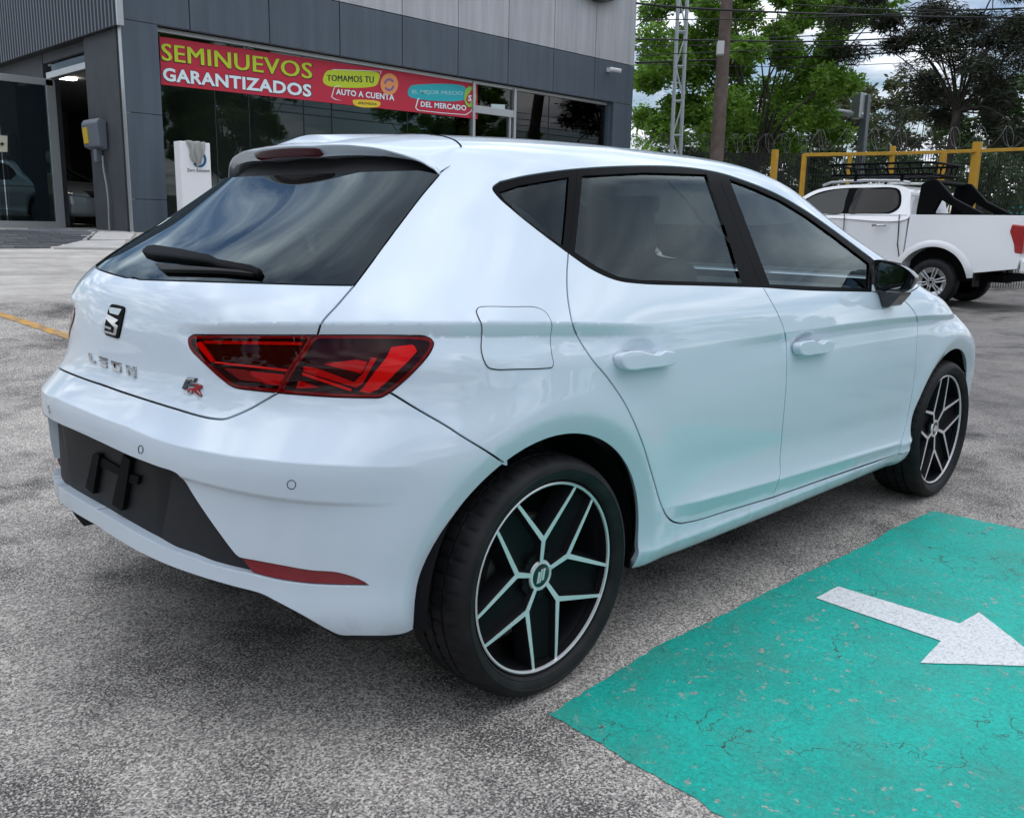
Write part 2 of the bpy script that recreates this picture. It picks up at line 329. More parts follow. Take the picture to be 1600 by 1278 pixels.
Xg = float(fpt((254, 180.))[0]); z_s = [ZB, zf((225, 312.)), zf((225, 178.)), z_band0]
for a, c in zip(z_s[:-1], z_s[1:]): bpart(MB().box(((XL + Xg) / 2, YB + .055, (a + c) / 2), (Xg - XL - g_, .11, c - a - g_)), 'corner_panel', M_CLADD, bevel=.006)
xp0, xp1 = float(fpt((958, 190.))[0]), XR
bpart(MB().box(((xp0 + xp1) / 2, YB + .06, (ZB + z_band0) / 2), (xp1 - xp0, .11, z_band0 - ZB - g_)), 'pier_panel', M_CLADD, bevel=.006)
# solid core behind the cladding, side walls, roof slab and interior
core = MB(); core.box(((XL + XR) / 2, YB + .30, (z_band0 + z_band1 + 5.2) / 2 + .02), (XR - XL - .02, .34, z_band1 + 5.2 - z_band0))
core.box(((XL + Xg) / 2 + .01, YB + .36, (ZB + z_band0) / 2), (Xg - XL - .03, .49, z_band0 - ZB)); core.box(((xp0 + xp1) / 2, YB + .34, (ZB + z_band0) / 2), (xp1 - xp0 - .02, .44, z_band0 - ZB)); bpart(core, 'wall_core', M_SOFF)
gy_ = YB + .22           # glazing line, set back under the fascia
Xe = float(fpt((941, 190.))[0]) 
bpart(MB().box((xp0 - .02, YB + .35, (ZB + z_band0) / 2), (.10, .5, z_band0 - ZB)), 'window_reveal', M_CLADD)
bpart(MB().box(((XL + XR) / 2, YB + 4.4, z_band0 + .03), (XR - XL - .1, 7.9, .06)), 'showroom_ceiling', mat('showroom_ceiling_paint', (.30, .31, .31), .9))
bpart(MB().box(((XL + 3 + XR) / 2, YB + 8.4, (ZB + z_band0) / 2), (XR - XL - 3, .1, z_band0 - ZB)), 'back_wall', mat('showroom_back_wall', (.42, .43, .42), .9))
bpart(MB().box((XR - .06, YB + 4.6, ZB + 3.6), (.1, 7.6, 7.2)), 'end_wall', M_CLADG)
bpart(MB().box(((XL + XR) / 2, YB + 4.5, ZB + .004), (XR - XL, 8.4, .012)), 'showroom_floor', mat('showroom_floor_tile', (.38, .38, .37), .25))
bpart(MB().box(((XL + XR) / 2 + .1, YB + 4.4, ZB / 2 - .06), (XR - XL - .2, 8.2, ZB + .1)), 'plinth', M_CHAR)
# shop window: panes, frames, a glazed door
zt = z_band0 - .02
mull = [Xg] + [float(fpt((x, 170.))[0]) for x in (345, 398, 484, 528, 646)] + [float(fpt((748, 150.))[0]), float(fpt((812, 160.))[0]), float(fpt((868, 160.))[0]), xp0 - .07]
for i, (a, c) in enumerate(zip(mull[:-1], mull[1:])):
    bpart(MB().box(((a + c) / 2, gy_, (ZB + zt) / 2), (c - a - .012, .012, zt - ZB)), 'window_pane', M_SHOPG)
fr_ = MB(); fr_.box(((Xg + xp0) / 2, gy_ - .01, zt - .02), (xp0 - Xg, .09, .07)); bpart(fr_, 'window_head', M_ALUM, bevel=.004)
bpart(MB().box(((Xg + xp0) / 2, gy_ - .01, ZB + .05), (xp0 - Xg, .09, .10)), 'window_sill_rail', M_ALUM, bevel=.004)
for x in (mull[6], mull[7]): bpart(MB().box((x, gy_ - .025, (ZB + zt) / 2), (.075, .11, zt - ZB)), 'door_post', M_ALUM, bevel=.004)
zt1 = zf((780, 174.)); bpart(MB().box(((mull[6] + mull[7]) / 2, gy_ - .025, zt1 + .0), (mull[7] - mull[6] - .08, .10, .16)), 'door_transom', M_ALUM, bevel=.004)
bpart(MB().box((mull[7] - .14, gy_ - .03, (ZB + zt1) / 2), (.05, .06, zt1 - ZB - .1)), 'door_stile', M_ALUM, bevel=.003)
for x in mull[1:6] + mull[8:9]: bpart(MB().box((x, gy_ - .006, (ZB + zt) / 2), (.014, .02, zt - ZB)), 'pane_joint', M_SOFF)
q = fpt(np.array([(767.5, 163), (789, 164), (789, 173), (767.5, 172.)]), gy_ - YB - .02); bpart(MB().prism(q, lambda p: tuple(p), lambda p: (p[0], p[1] + .012, p[2])), 'door_notice', mat('notice_paper', (.55, .66, .62), .7))
# receding wall: charcoal corner pillar, opening, sliding glass screen, corrugated canopy
yP = float(lpt((150., 362.))[1]); YD = 17.05
zc = z_band0 - .02
bpart(MB().box((XL + .26, (YB + yP) / 2 + .13, (ZB + zc) / 2), (.50, yP - YB - .25, zc - ZB)), 'corner_pillar', M_CHAR, bevel=.01)
bpart(MB().box((XL + .03, YB + .07, (ZB + zc) / 2), (.07, .12, zc - ZB)), 'pillar_edge_trim', M_ALUM, bevel=.003)
bpart(MB().box((XL + 3.6, (YB + 27) / 2 + .4, ZB + 2.2), (.1, 26 - YB - .6, 4.4)), 'hall_side_wall', mat('hall_side_paint', (.20, .20, .19), .9))
yH = float(lpt((66., 118.))[1])
zh0, zh1, zh2 = [float(lpt(p)[2]) for p in ((131., 106.), (131., 95.), (128., 73.))]
bpart(MB().box((XL + .15, (yP + yH) / 2, (zh0 + zh1) / 2), (.16, yH - yP, zh1 - zh0)), 'opening_header', M_ALUM, bevel=.006)
bpart(MB().box((XL + .18, (yP + yH) / 2, (zh1 + zh2) / 2), (.012, yH - yP, zh2 - zh1)), 'transom_pane', M_DOORG)
bpart(MB().box((XL + .17, (yP + YD + .4) / 2, (zh2 + zc) / 2 + .1), (.14, YD + .4 - yP, zc - zh2 + .3)), 'opening_lintel', M_CHAR); bpart(MB().box((XL + 4.2, 20.5, ZB - .02), (8.0, 11.5, .02)), 'hall_floor', mat('hall_floor_tile', (.10, .10, .10), .3))
dpt = lambda px: on_plane(np.asarray(px, float), 1, YD)
ZD = float(dpt((99., 357.))[2]); xs1, xs0 = float(dpt((99., 357.))[0]), float(dpt((0., 352.))[0]) - 2.5; zd = float(dpt((40., 121.))[2])
bpart(MB().box((xs1 - .05, YD, (ZD + zd) / 2), (.17, .09, zd - ZD)), 'screen_stile', M_ALUM, bevel=.005)
bpart(MB().box(((xs0 + xs1) / 2, YD, zd - .05), (xs1 - xs0, .09, .13)), 'screen_head', M_ALUM, bevel=.005)
bpart(MB().box(((xs0 + xs1) / 2, YD, ZD + .06), (xs1 - xs0, .10, .14)), 'screen_base', M_ALUM, bevel=.005)
for k in range(4):
    a = xs1 - .12 - (xs1 - .12 - xs0) * k / 4; c = xs1 - .12 - (xs1 - .12 - xs0) * (k + 1) / 4
    bpart(MB().box(((a + c) / 2, YD + (.015 if k % 2 else -.015), (ZD + zd) / 2), (abs(a - c) - .01, .012, zd - ZD - .2)), 'screen_pane', M_DOORG)
bpart(MB().box((XL + .25, (YD + 26) / 2 + .3, ZB + 2.4), (.3, 26 - YD - .3, 4.8)), 'entrance_wall', M_CHAR)
# canopy of vertical corrugations over the entrance
ycn0 = YB - .12; xcn = XL - .10; zl0 = float(on_plane(np.array((150., 49.)), 0, xcn)[2])
lv = MB(); pitch = .15; ny = int((26 - ycn0) / pitch)
V = []; F = []
for i in range(ny):
    y = ycn0 + i * pitch
    for dy, dx in ((0, 0), (.055, 0), (.075, .05), (.130, .05)): V += [(xcn + dx, y + dy, zl0), (xcn + dx, y + dy, zl0 + 3.2)]
for i in range(len(V) // 2 - 1): F.append((2 * i, 2 * i + 2, 2 * i + 3, 2 * i + 1))
lv.add(V, F); o = bpart(lv, 'corrugated_canopy', M_LOUV)
bpart(MB().box((XL + .9, 19.9, zl0 + .02), (1.94, 12.0, .05)), 'canopy_soffit', M_SOFF)
bpart(MB().box((xcn + .03, ycn0 - .03, zl0 + 1.6), (.10, .05, 3.25)), 'canopy_end_trim', M_ALUM, bevel=.004)
# entrance notice with an arrow
q = dpt(np.array([(-14, 211), (10.5, 213), (10.5, 238), (-14, 237.)])) + [0, -.04, 0]; bpart(MB().prism(q, lambda p: tuple(p), lambda p: (p[0], p[1] + .01, p[2])), 'direction_notice', mat('notice_cream', (.62, .60, .45), .7))
q = dpt(np.array([(-8, 224), (1, 224.5), (1, 222), (6, 225.5), (1, 229), (1, 226.8), (-8, 226.)])) + [0, -.05, 0]; bpart(MB().prism(q, lambda p: tuple(p), lambda p: (p[0], p[1] + .008, p[2])), 'notice_arrow', M_SOFF)
# ceiling lamp that is lit inside the doorway
lp = on_plane(np.array([(92, 121), (101, 121.5), (101, 124), (92, 123.5)], float), 2, zh0 + .24); lc_ = lp.mean(0)
bpart(MB().box(tuple(lc_), (.55, .22, .03)), 'ceiling_lamp', mat('lit_lamp_panel', (1, 1, 1), .5, emit=((1, .97, .9), 6.0)))
bpart(MB().box((XL + 4.2, (yP + 27) / 2 + .4, zh0 + .3), (8.0, 27 - yP, .05)), 'entrance_hall_ceiling', mat('hall_ceiling', (.5, .5, .48), .9))
bpart(MB().box((XL + 4.3, 26.0, ZB + 2.2), (8, .1, 4.4)), 'hall_wall', mat('hall_wall_paint', (.42, .41, .37), .9))
# camera, sign underside
cp_ = fpt((950., 110.)); m_ = MB(); m_.box((cp_[0], YB - .05, cp_[2]), (.12, .10, .10)); m_.tube([(cp_[0] - .02, YB - .10, cp_[2] + .01), (cp_[0] + .12, YB - .34, cp_[2] - .04)], [.055, .05], 14); 
cm = tag(m_.build('security_camera', mat('camera_white', (.7, .7, .68), .4), None, smooth=True), 'small white security camera on the slate fascia near its right end', 'camera')
sgx = fpt((930., 2.)); sgb = MB(); V_ = [(sgx[0] + 1.15 * math.cos(t), sgx[2] + 1.02 + 1.05 * math.sin(t)) for t in [2 * math.pi * k / 40 for k in range(40)]]; sgb.prism(V_, lambda p: (p[0], YB - .02, p[1]), lambda p: (p[0], YB - .22, p[1]))
tag(sgb.build('round_sign', mat('sign_black', (.015, .016, .018), .35), None, bevel=.01), 'dark round sign on the pale upper wall, cut by the top edge', 'sign')
# ---- banner inside the window, with its lettering
ban_y = gy_ - YB - .030
def bq(pts, dy=0.0): return fpt(np.asarray(pts, float), ban_y + dy)
bz = lambda pts: [(450 + x * .375, y * .375) for x, y in pts]
bl_ = lambda pts: [(x * .3129, y * .3129) for x, y in pts]
banner = empty('window_banner', tuple(bq((500., 130.)))); bo = Vector(banner.location)
tag(banner, 'red window banner with yellow and white sales lettering', 'banner')
def flat(name, P3, m, thick=.004):
    P3 = [Vector(p) for p in P3]; mb = MB(); mb.prism(P3, lambda p: tuple(p - bo), lambda p: tuple(p - bo + Vector((0, thick, 0)))); return mb.build(name, m, banner)
def bm(name, c): return mat(name, c, .55)
M_BRED = bm('banner_red', (.50, .018, .045)); M_LIME = bm('banner_lime', (.52, .62, .025)); M_ICE = bm('banner_ice_white', (.72, .84, .86)); M_BBLK = bm('banner_black', (.02, .02, .03)); M_TEAL = bm('banner_teal', (.02, .40, .44)); M_BYEL = bm('banner_yellow', (.75, .55, .03)); M_ORNG = bm('banner_orange', (.75, .30, .10)); M_PURP = bm('banner_purple', (.20, .12, .32)); M_GRN2 = bm('banner_green', (.28, .52, .08)); M_PALET = bm('banner_pale_teal', (.30, .62, .64))
flat('banner_sheet', bq([(249, 57.5), (746, 130.5), (746, 186.5), (252, 132.5)]), M_BRED)
def text_mesh(s, bold=0.0):
    cu = bpy.data.curves.new('txt', 'FONT'); cu.body = s; cu.offset = bold; cu.resolution_u = 3; cu.space_character = 1.06
    o = bpy.data.objects.new('txt', cu); COL.objects.link(o); bpy.context.view_layer.update(); me = o.to_mesh()
    V = np.array([tuple(v.co) for v in me.vertices]); F = [tuple(p.vertices) for p in me.polygons]; o.to_mesh_clear(); bpy.data.objects.remove(o); bpy.data.curves.remove(cu)
    V = V[:, :2]; V = (V - V.min(0)) / (V.max(0) - V.min(0)); return V, F
def text_on(name, s, quad, m, place, parent, origin, bold=.02, grow=0.0):
    """quad: px TL, TR, BL, BR of the lettering; place: px array -> 3-D"""
    V, F = text_mesh(s, bold); TL_, TR_, BL_, BR_ = [np.array(q_, float) for q_ in quad]; a = V[:, :1]; b = 1 - V[:, 1:]
    P = place(TL_ * (1 - a) * (1 - b) + TR_ * a * (1 - b) + BL_ * (1 - a) * b + BR_ * a * b)
    o = mesh_obj(name, P - np.array(origin), F, m, parent); o['kind'] = 'stuff'; return o
def btext(s, quad, m, bold=.03, dy=-.008): return text_on('banner_lettering', s, quad, m, lambda p: bq(p, dy), banner, bo, bold)
Q1 = bl_([(806, 217), (1556, 318), (811, 303), (1557, 396)]); Q2 = bl_([(811, 337), (1555, 424), (815, 405), (1555, 487)])
grow = lambda Q, g: [(Q[0][0] - g, Q[0][1] - g), (Q[1][0] + g, Q[1][1] - g), (Q[2][0] - g, Q[2][1] + g), (Q[3][0] + g, Q[3][1] + g)]
[btext('SEMINUEVOS', [(x + d, y + abs(d) * .2 + .3) for x, y in grow(Q1, .6)], M_BBLK, 0, -.0055 - .0002 * k) for k, d in enumerate((-1.7, -.8, 0, .8, 1.7))]; [btext('SEMINUEVOS', [(x + d, y) for x, y in Q1], M_LIME, 0, -.010 - .0003 * k) for k, d in enumerate((-.9, -.45, 0, .45, .9))]
btext('GARANTIZADOS', grow(Q2, 1.0), M_BBLK, .042, -.006); btext('GARANTIZADOS', Q2, M_ICE, .034, -.010)
rnd = lambda pts: bq(catmull(np.array(pts, float), closed=True, step=2.), -.005)
flat('banner_pill', rnd(bz([(146, 340), (160, 300), (195, 292), (370, 303), (382, 312), (374, 348), (362, 360), (165, 358)])), M_LIME); [btext('TOMAMOS TU', [(x + d, y) for x, y in bz([(163, 313), (357, 320), (163, 338), (357, 347)])], M_BBLK, 0, -.008 - .0003 * k) for k, d in enumerate((-.35, 0, .35))]
btext('AUTO A CUENTA', bz([(200, 371), (443, 395), (200, 395), (443, 421)]), M_ICE, .03)
flat('banner_pill', rnd(bz([(270, 420), (280, 417), (375, 423), (385, 430), (380, 444), (280, 441)])), M_BYEL); btext('APROVECHA', bz([(292, 425), (370, 430), (292, 435), (370, 440)]), M_BBLK, .02)
circ_ = lambda cx, cy, rx, ry, n=28: [(cx + rx * math.cos(2 * math.pi * k / n), cy + ry * math.sin(2 * math.pi * k / n)) for k in range(n)]
flat('banner_disc', bq(bz(circ_(422, 352, 37, 45)), -.012), M_ORNG)
for s0 in (0, math.pi): flat('banner_swoosh', bq(bz([(422 + r * math.cos(s0 + a), 354 + r * 1.2 * math.sin(s0 + a)) for r, a in [(22, t) for t in np.linspace(.2, 2.6, 10)] + [(15, t) for t in np.linspace(2.6, .2, 10)]]), -.017), M_PURP)
flat('banner_pill', rnd(bz([(499, 390), (512, 360), (540, 354), (735, 362), (742, 385), (738, 414), (510, 406)])), M_TEAL); btext('EL MEJOR PRECIO', bz([(517, 375), (728, 382), (517, 396), (728, 403)]), M_PALET, .02)
btext('DEL MERCADO', bz([(553, 423), (743, 440), (553, 446), (743, 463)]), M_ICE, .03)
flat('banner_disc', bq(bz(circ_(759, 405, 25, 44)), -.012), M_GRN2)
flat('banner_tag', bq(bz([(745, 405), (768, 372), (778, 384), (776, 402), (756, 436), (742, 420)]), -.017), M_BRED); btext('S', bz([(752, 398), (766, 398), (750, 422), (764, 424)]), M_ICE, .03, -.022)
for q_ in ([(180, 405), (190, 370), (198, 360), (230, 356), (198, 363), (192, 374), (184, 405), (200, 415), (225, 420), (196, 417)], [(530, 450), (540, 412), (550, 410), (544, 416), (534, 450), (545, 460), (640, 470), (740, 478), (760, 465), (770, 445), (764, 466), (742, 481), (640, 473), (540, 462)], [(185, 290), (390, 297), (386, 310), (384, 310), (386, 299), (186, 292)]): flat('banner_line', bq(bz(q_), -.006), M_ICE, .002)
# ---- things in the window and by the door
tot = fpt((305., 262.), -.9); tz = lambda p: fpt(np.asarray(p, float), -.9)
totem = tag(empty('charging_totem', (float(tot[0]), YB - .9, ZB)), 'white charging totem with blue ring emblem standing by the shop window', 'totem'); to = Vector(totem.location)
c4 = tz([(280.5, 221), (328.5, 223.5), (331, 300), (284.5, 304)]); x0_, x1_ = float(c4[[0, 3], 0].mean()), float(c4[[1, 2], 0].mean()); zt_ = float(c4[:2, 2].mean())
MB().box(((x0_ + x1_) / 2 - to.x, .11, (zt_ - ZB) / 2), (x1_ - x0_, .22, zt_ - ZB)).build('totem_body', mat('totem_white', (.78, .78, .78), .3), totem, bevel=.012)
rg = MB(); ce = tz((310.5, 249.)); 
for a0, a1 in ((-2.4, 2.2),):
    V = [(ce[0] + r * math.cos(a), ce[2] + r * math.sin(a)) for r, a in [(.135, t) for t in np.linspace(a0, a1, 24)] + [(.095, t) for t in np.linspace(a1, a0, 24)]]; rg.prism(V, lambda p: (p[0] - to.x, -.012, p[1] - to.z), lambda p: (p[0] - to.x, .002, p[1] - to.z))
rg.build('ring_emblem', mat('emblem_blue', (.01, .10, .22), .4), totem)
text_on('totem_lettering', 'Zero Emission', [(292.5, 263.5), (328, 264.6), (292.5, 268.4), (328, 269.4)], M_BBLK, lambda p: fpt(p, -.915), totem, to, .015)
cl = MB(); n = 26; V = []; F = []; cx_ = float(tz((306., 222.))[0])
for j in range(15):
    s_ = j / 14
    for i in range(n):
        a = i / (n - 1) * 2 - 1; wdt = .16 * (1 - .55 * max(0, s_ - .25)); zz = zt_ + .012 - max(0, s_ - .2) * .52 * (1 - .25 * abs(a)) ; yy = .14 - s_ * .7 if s_ < .2 else -.012 - .02 * math.sin(a * 9 + 1) * min(1, (s_ - .2) * 3)
        V.append((cx_ - to.x + a * wdt + .012 * math.sin(s_ * 9 + a * 3), yy - .02, zz - to.z + .01 * math.sin(a * 7)))
for j in range(14):
    for i in range(n - 1): F.append((j * n + i, j * n + i + 1, (j + 1) * n + i + 1, (j + 1) * n + i))
tag(mesh_obj('grey_cloth', [tuple(Vector(v) + to) for v in V], F, mat('grey_cloth', (.33, .33, .31), .95), None, smooth=True), 'crumpled grey cloth hanging over the white charging totem', 'cloth')
# wall charger on the pillar's side
wq = lpt(np.array([(142, 187), (162, 187), (165, 242), (146, 230.)])); ch = empty('wall_charger', (XL, float(wq[:, 1].mean()), float(wq[:, 2].min()))); tag(ch, 'grey wall-mounted charger with yellow stripe and hanging cable on the charcoal pillar', 'charger'); co = Vector(ch.location)
ya, yb = float(lpt((168., 215.))[1]), float(lpt((143., 205.))[1]); zb_, zt2 = float(lpt((155., 236.))[2]), float(lpt((155., 187.))[2])
M_GREYP = mat('grey_charger_plastic', (.13, .145, .17), .45)
MB().prism([(0, zb_), (-.15, zb_ + .06), (-.18, zt2 - .08), (-.13, zt2), (0, zt2 - .04)], lambda p: (p[0], ya - co.y, p[1] - co.z), lambda p: (p[0], yb - co.y, p[1] - co.z)).build('charger_box', M_GREYP, ch, bevel=.02)
MB().prism([(-.186, zt2 - .14), (-.166, zb_ + .12), (-.150, zb_ + .12), (-.170, zt2 - .14)], lambda p: (p[0], ya - co.y + (yb - ya) * .62, p[1] - co.z), lambda p: (p[0], ya - co.y + (yb - ya) * .92, p[1] - co.z)).build('charger_stripe', mat('charger_yellow', (.55, .38, .03), .5), ch)
MB().box((-.06, (ya + yb) / 2 - co.y - .03, zb_ - co.z - .09), (.12, .13, .22)).build('charger_socket', M_GREYP, ch, bevel=.015)
pc = lpt(np.array([(165, 244), (166, 262), (171, 290), (174, 320), (175, 350), (176, 364.)])) ; MB().tube([Vector(p) - co + Vector((-.05, 0, 0)) for p in catmull(pc, step=.1)], .016, 8).build('charger_cable', mat('cable_grey', (.28, .29, .28), .6), ch, smooth=True)
# forecourt: dark pavers, pale ramp slabs and a kerb strip by the doorway
pv = empty('paved_forecourt', (3.5, 13.5, ZB)); pv['kind'] = 'structure'
pm = [MB().box((0, 0, 0), (.44, .21, .04)).build('paver', M_PAVER[k], pv) for k in range(3)]; meshes = [o.data for o in pm]; [bpy.data.objects.remove(o) for o in pm]
zone = on_ground(np.array([(-30, 363), (100, 359), (146, 368), (128, 379), (70, 388), (-30, 391)]))[:, :2]; zc0 = zone.min(0); zc1 = zone.max(0); cnt = 0
zone_ = np.asarray(zone)
def in_poly(p, L):
    r = False; j = len(L) - 1
    for i in range(len(L)):
        if (L[i][1] > p[1]) != (L[j][1] > p[1]) and p[0] < (L[j][0] - L[i][0]) * (p[1] - L[i][1]) / (L[j][1] - L[i][1]) + L[i][0]: r = not r
        j = i
    return r
for i in range(int((zc1[0] - zc0[0]) / .45) + 1):
    for j in range(int((zc1[1] - zc0[1]) / .22) + 1):
        p = (zc0[0] + i * .45 + (.225 if j % 2 else 0), zc0[1] + j * .22)
        if in_poly(p, zone_) and cnt < 290:
            o = bpy.data.objects.new('paver', random.choice(meshes)); COL.objects.link(o); o.parent = pv; o.location = (p[0] - 3.5, p[1] - 13.5, float(terrain(*p)) - ZB + random.uniform(-.003, .003) + .006); cnt += 1
def slab(name, px, dz=.035):
    P = on_ground(np.array(px, float)); top = [Vector((p[0], p[1], float(terrain(p[0], p[1])) + dz)) for p in P]; mb = MB(); mb.prism(top, lambda p: tuple(p), lambda p: tuple(p + Vector((0, 0, -.15)))); o = mb.build(name, M_CONC, None, bevel=.01); o['kind'] = 'structure'; return o
slab('ramp_slab', [(104, 359.5), (150, 365), (134, 378), (128, 378), (146, 367.5)]); slab('ramp_slab', [(152, 366), (212, 366), (204, 377), (140, 377.5)]); slab('ramp_slab', [(126, 380), (198, 378.5), (190, 391), (84, 390)])
# a silver car stands just inside the doorway: copied from the hatchback's own front parts further down

# ================================================================== fence, masts, wires
def at(px, depth):
    d = ray(np.asarray(px, float)); f = -RC[:, 2]; return CC + d * (depth / (d @ f))[..., None] if np.ndim(px) > 1 else CC + d * (depth / (d @ f))
z3 = lambda x, y: (960 + x * .4, y * .4)
M_YELP = mat('yellow_gate_paint', (.50, .27, .018), .5, noise=(6, (.40, .22, .02), .4, .75))
M_MESH = mat('dark_fence_wire', (.018, .020, .020), .6)
M_RAZ = mat('dull_razor_wire', (.11, .115, .115), .6)
M_GALV = mat('galvanised_steel', (.36, .39, .39), .5, metal=.5)
DF = 19.5
def stand(px, depth):           # foot on the ground under a pixel column
    p = at(px, depth); return np.array([p[0], p[1], float(terrain(p[0], p[1]))])
gate = empty('yellow_gate', tuple(stand(z3(1100, 700), DF))); go = Vector(gate.location); tag(gate, 'tall yellow steel gate frame with dark mesh behind the white pickup', 'gate')
def post(a, w=.11, top=None):
    p = at(z3(*a), DF); f = stand(z3(*a), DF); return [Vector(f) - go, Vector(p) - go]
def bar(p, q, w, name, m, parent, o_):
    p, q = Vector(p), Vector(q); d = q - p; M_ = d.to_track_quat('Z', 'Y').to_matrix(); return MB().box(tuple((p + q) / 2), (w, w, d.length), M=M_).build(name, m, parent, bevel=.006)
for x, y, w in ((743, 603, .085), (922, 600, .07), (1090, 572, .09), (1286, 598, .12), (1420, 556, .16)):
    a, c = post((x, y)); bar(a, c, w, 'gate_post', M_YELP, gate, go)
tops = [Vector(at(z3(x, y), DF)) - go for x, y in ((740, 606), (1100, 600), (1420, 590), (1640, 582), (1900, 572))]
for a, c in zip(tops[:-1], tops[1:]): bar(a, c, .07, 'gate_rail', M_YELP, gate, go)
mb = MB(); a0, a1 = Vector(at(z3(745, 610), DF + .1)), Vector(at(z3(1900, 590), DF + .1)); zg = float(terrain(a0.x, a0.y)); nbar = 110
for k in range(nbar + 1):
    p = a0.lerp(a1, k / nbar); mb.box(((p.x, p.y, (p.z + zg) / 2)), (.012, .012, p.z - zg))
for k in range(14): mb.tube([Vector((a0.x, a0.y, zg + (a0.z - zg) * k / 14)), Vector((a1.x, a1.y, zg + (a1.z - zg) * k / 14))], .006, 4)
mb.v = [tuple(Vector(v) - go) for v in mb.v]; mb.build('gate_mesh', M_MESH, gate)
yp = at(z3(629, 586), 20.5); yf = stand(z3(629, 586), 20.5)
tag(bar(yf, yp, .12, 'yellow_post', M_YELP, None, None), 'single yellow steel post left of the yellow gate frame', 'post')
# perimeter mesh fence with razor wire behind the hatchback's roof line
fe = empty('mesh_fence', tuple(stand(z3(80, 590), 26))); fo_ = Vector(fe.location); tag(fe, 'dark wire mesh fence topped by razor wire, beyond the hatchback roof', 'fence')
mb = MB(); f0, f1 = Vector(at(z3(60, 592), 26)), Vector(at(z3(760, 600), 23)); 
for k in range(130):
    p = f0.lerp(f1, k / 129); zg = float(terrain(p.x, p.y)); mb.box((p.x - fo_.x, p.y - fo_.y, (p.z + zg) / 2 - fo_.z), (.014, .014, p.z - zg))
for k in range(18): mb.tube([Vector((f0.x, f0.y, float(terrain(f0.x, f0.y)) + (f0.z - .9) * k / 17 + .1)) - fo_, Vector((f1.x, f1.y, float(terrain(f1.x, f1.y)) + (f1.z - .9) * k / 17 + .1)) - fo_], .007, 4)
mb.build('fence_mesh', M_MESH, fe)
def razor(p, q, turns, R_, name, parent, o_):
    p, q = Vector(p), Vector(q); ax = (q - p).normalized(); up = Vector((0, 0, 1)); sd_ = ax.cross(up); P = []
    for i in range(turns * 18 + 1):
        t = 2 * math.pi * i / 18; P.append(p.lerp(q, i / (turns * 18)) + up * (R_ + R_ * math.sin(t)) + sd_ * R_ * math.cos(t) * .8 + ax * .18 * math.sin(t * .5) - o_)
    m_ = MB(); m_.tube(P, .0055, 4)
    for i in range(0, len(P), 3): m_.box(tuple(P[i]), (.03, .007, .018), rz=i)
    return m_.build(name, M_RAZ, parent)
razor(f0, f1, 24, .24, 'razor_wire', fe, fo_); razor(Vector(at(z3(760, 590), DF + .2)), Vector(at(z3(1900, 570), DF + .2)), 22, .22, 'razor_wire', gate, go)
# lattice mast
ms = stand((1058, 236), 24.); mast = empty('lattice_mast', tuple(ms)); mo_ = Vector(ms); tag(mast, 'slim galvanised lattice mast standing left of the wooden pole', 'mast')
LT, LB, RT, RB = [Vector(at(p, 24.)) - mo_ for p in ((1063.5, -60), (1050.5, 260), (1077.5, -60), (1065, 260))]; LB.z = RB.z = 0
mb = MB(); dpth = Vector((.14, .14, 0))
for a, c in ((LT, LB), (RT, RB), (LT + dpth, LB + dpth), (RT + dpth, RB + dpth)): mb.tube([a, c], .035, 6)
for k in range(9):
    s0, s1 = k / 9, (k + 1) / 9; a, c = LT.lerp(LB, s0), RT.lerp(RB, s1); mb.tube([a, c] if k % 2 else [RT.lerp(RB, s0), LT.lerp(LB, s1)], .022, 6); mb.tube([LT.lerp(LB, s0), RT.lerp(RB, s0)], .026, 6); mb.tube([LT.lerp(LB, s0) + dpth, RT.lerp(RB, s0) + dpth], .02, 6)
mb.build('mast_frame', M_GALV, mast)
M_WOOD = mat('weathered_pole_wood', (.085, .062, .050), .9, noise=(5, (.13, .10, .085), .35, .7), bump=(40, .5))
pb, ptp = stand((1118, 250), 22.), at((1141, -80), 22.); pole = empty('wooden_pole', tuple(pb)); po = Vector(pb); tag(pole, 'leaning brown wooden utility pole with a pale meter box', 'pole')
MB().tube([Vector((0, 0, 0)), (Vector(ptp) - po) * .5 + Vector((.02, 0, 0)), Vector(ptp) - po], [.19, .16, .13], 14).build('pole_shaft', M_WOOD, pole, smooth=True)
bxp = Vector(at((1125.5, 76), 21.7)) - po; MB().box(tuple(bxp), (.22, .16, .30), rz=.7).build('meter_box', mat('meter_box_white', (.50, .50, .48), .5), pole, bevel=.012)
# street sign mast and gantry arm in the trees
sp_ = stand((1354, 230), 30.); sgm = empty('sign_gantry', tuple(sp_)); so_ = Vector(sp_); tag(sgm, 'grey sign gantry with a dark panel edge standing between the trees', 'gantry')
tp = Vector(at(z3(985, 372), 30.)) - so_; MB().box((tp.x, tp.y, tp.z / 2), (.24, .24, tp.z)).build('gantry_post', mat('grey_painted_steel', (.13, .15, .16), .6), sgm, bevel=.02)
MB().tube([Vector(at(z3(770, 425), 30.)) - so_, Vector(at(z3(968, 452), 30.)) - so_], .11, 10).build('gantry_arm', M_GALV, sgm, smooth=True); MB().box(tuple(Vector(at(z3(955, 415), 30.)) - so_), (.5, .3, .8)).build('gantry_box', M_GALV, sgm, bevel=.02)
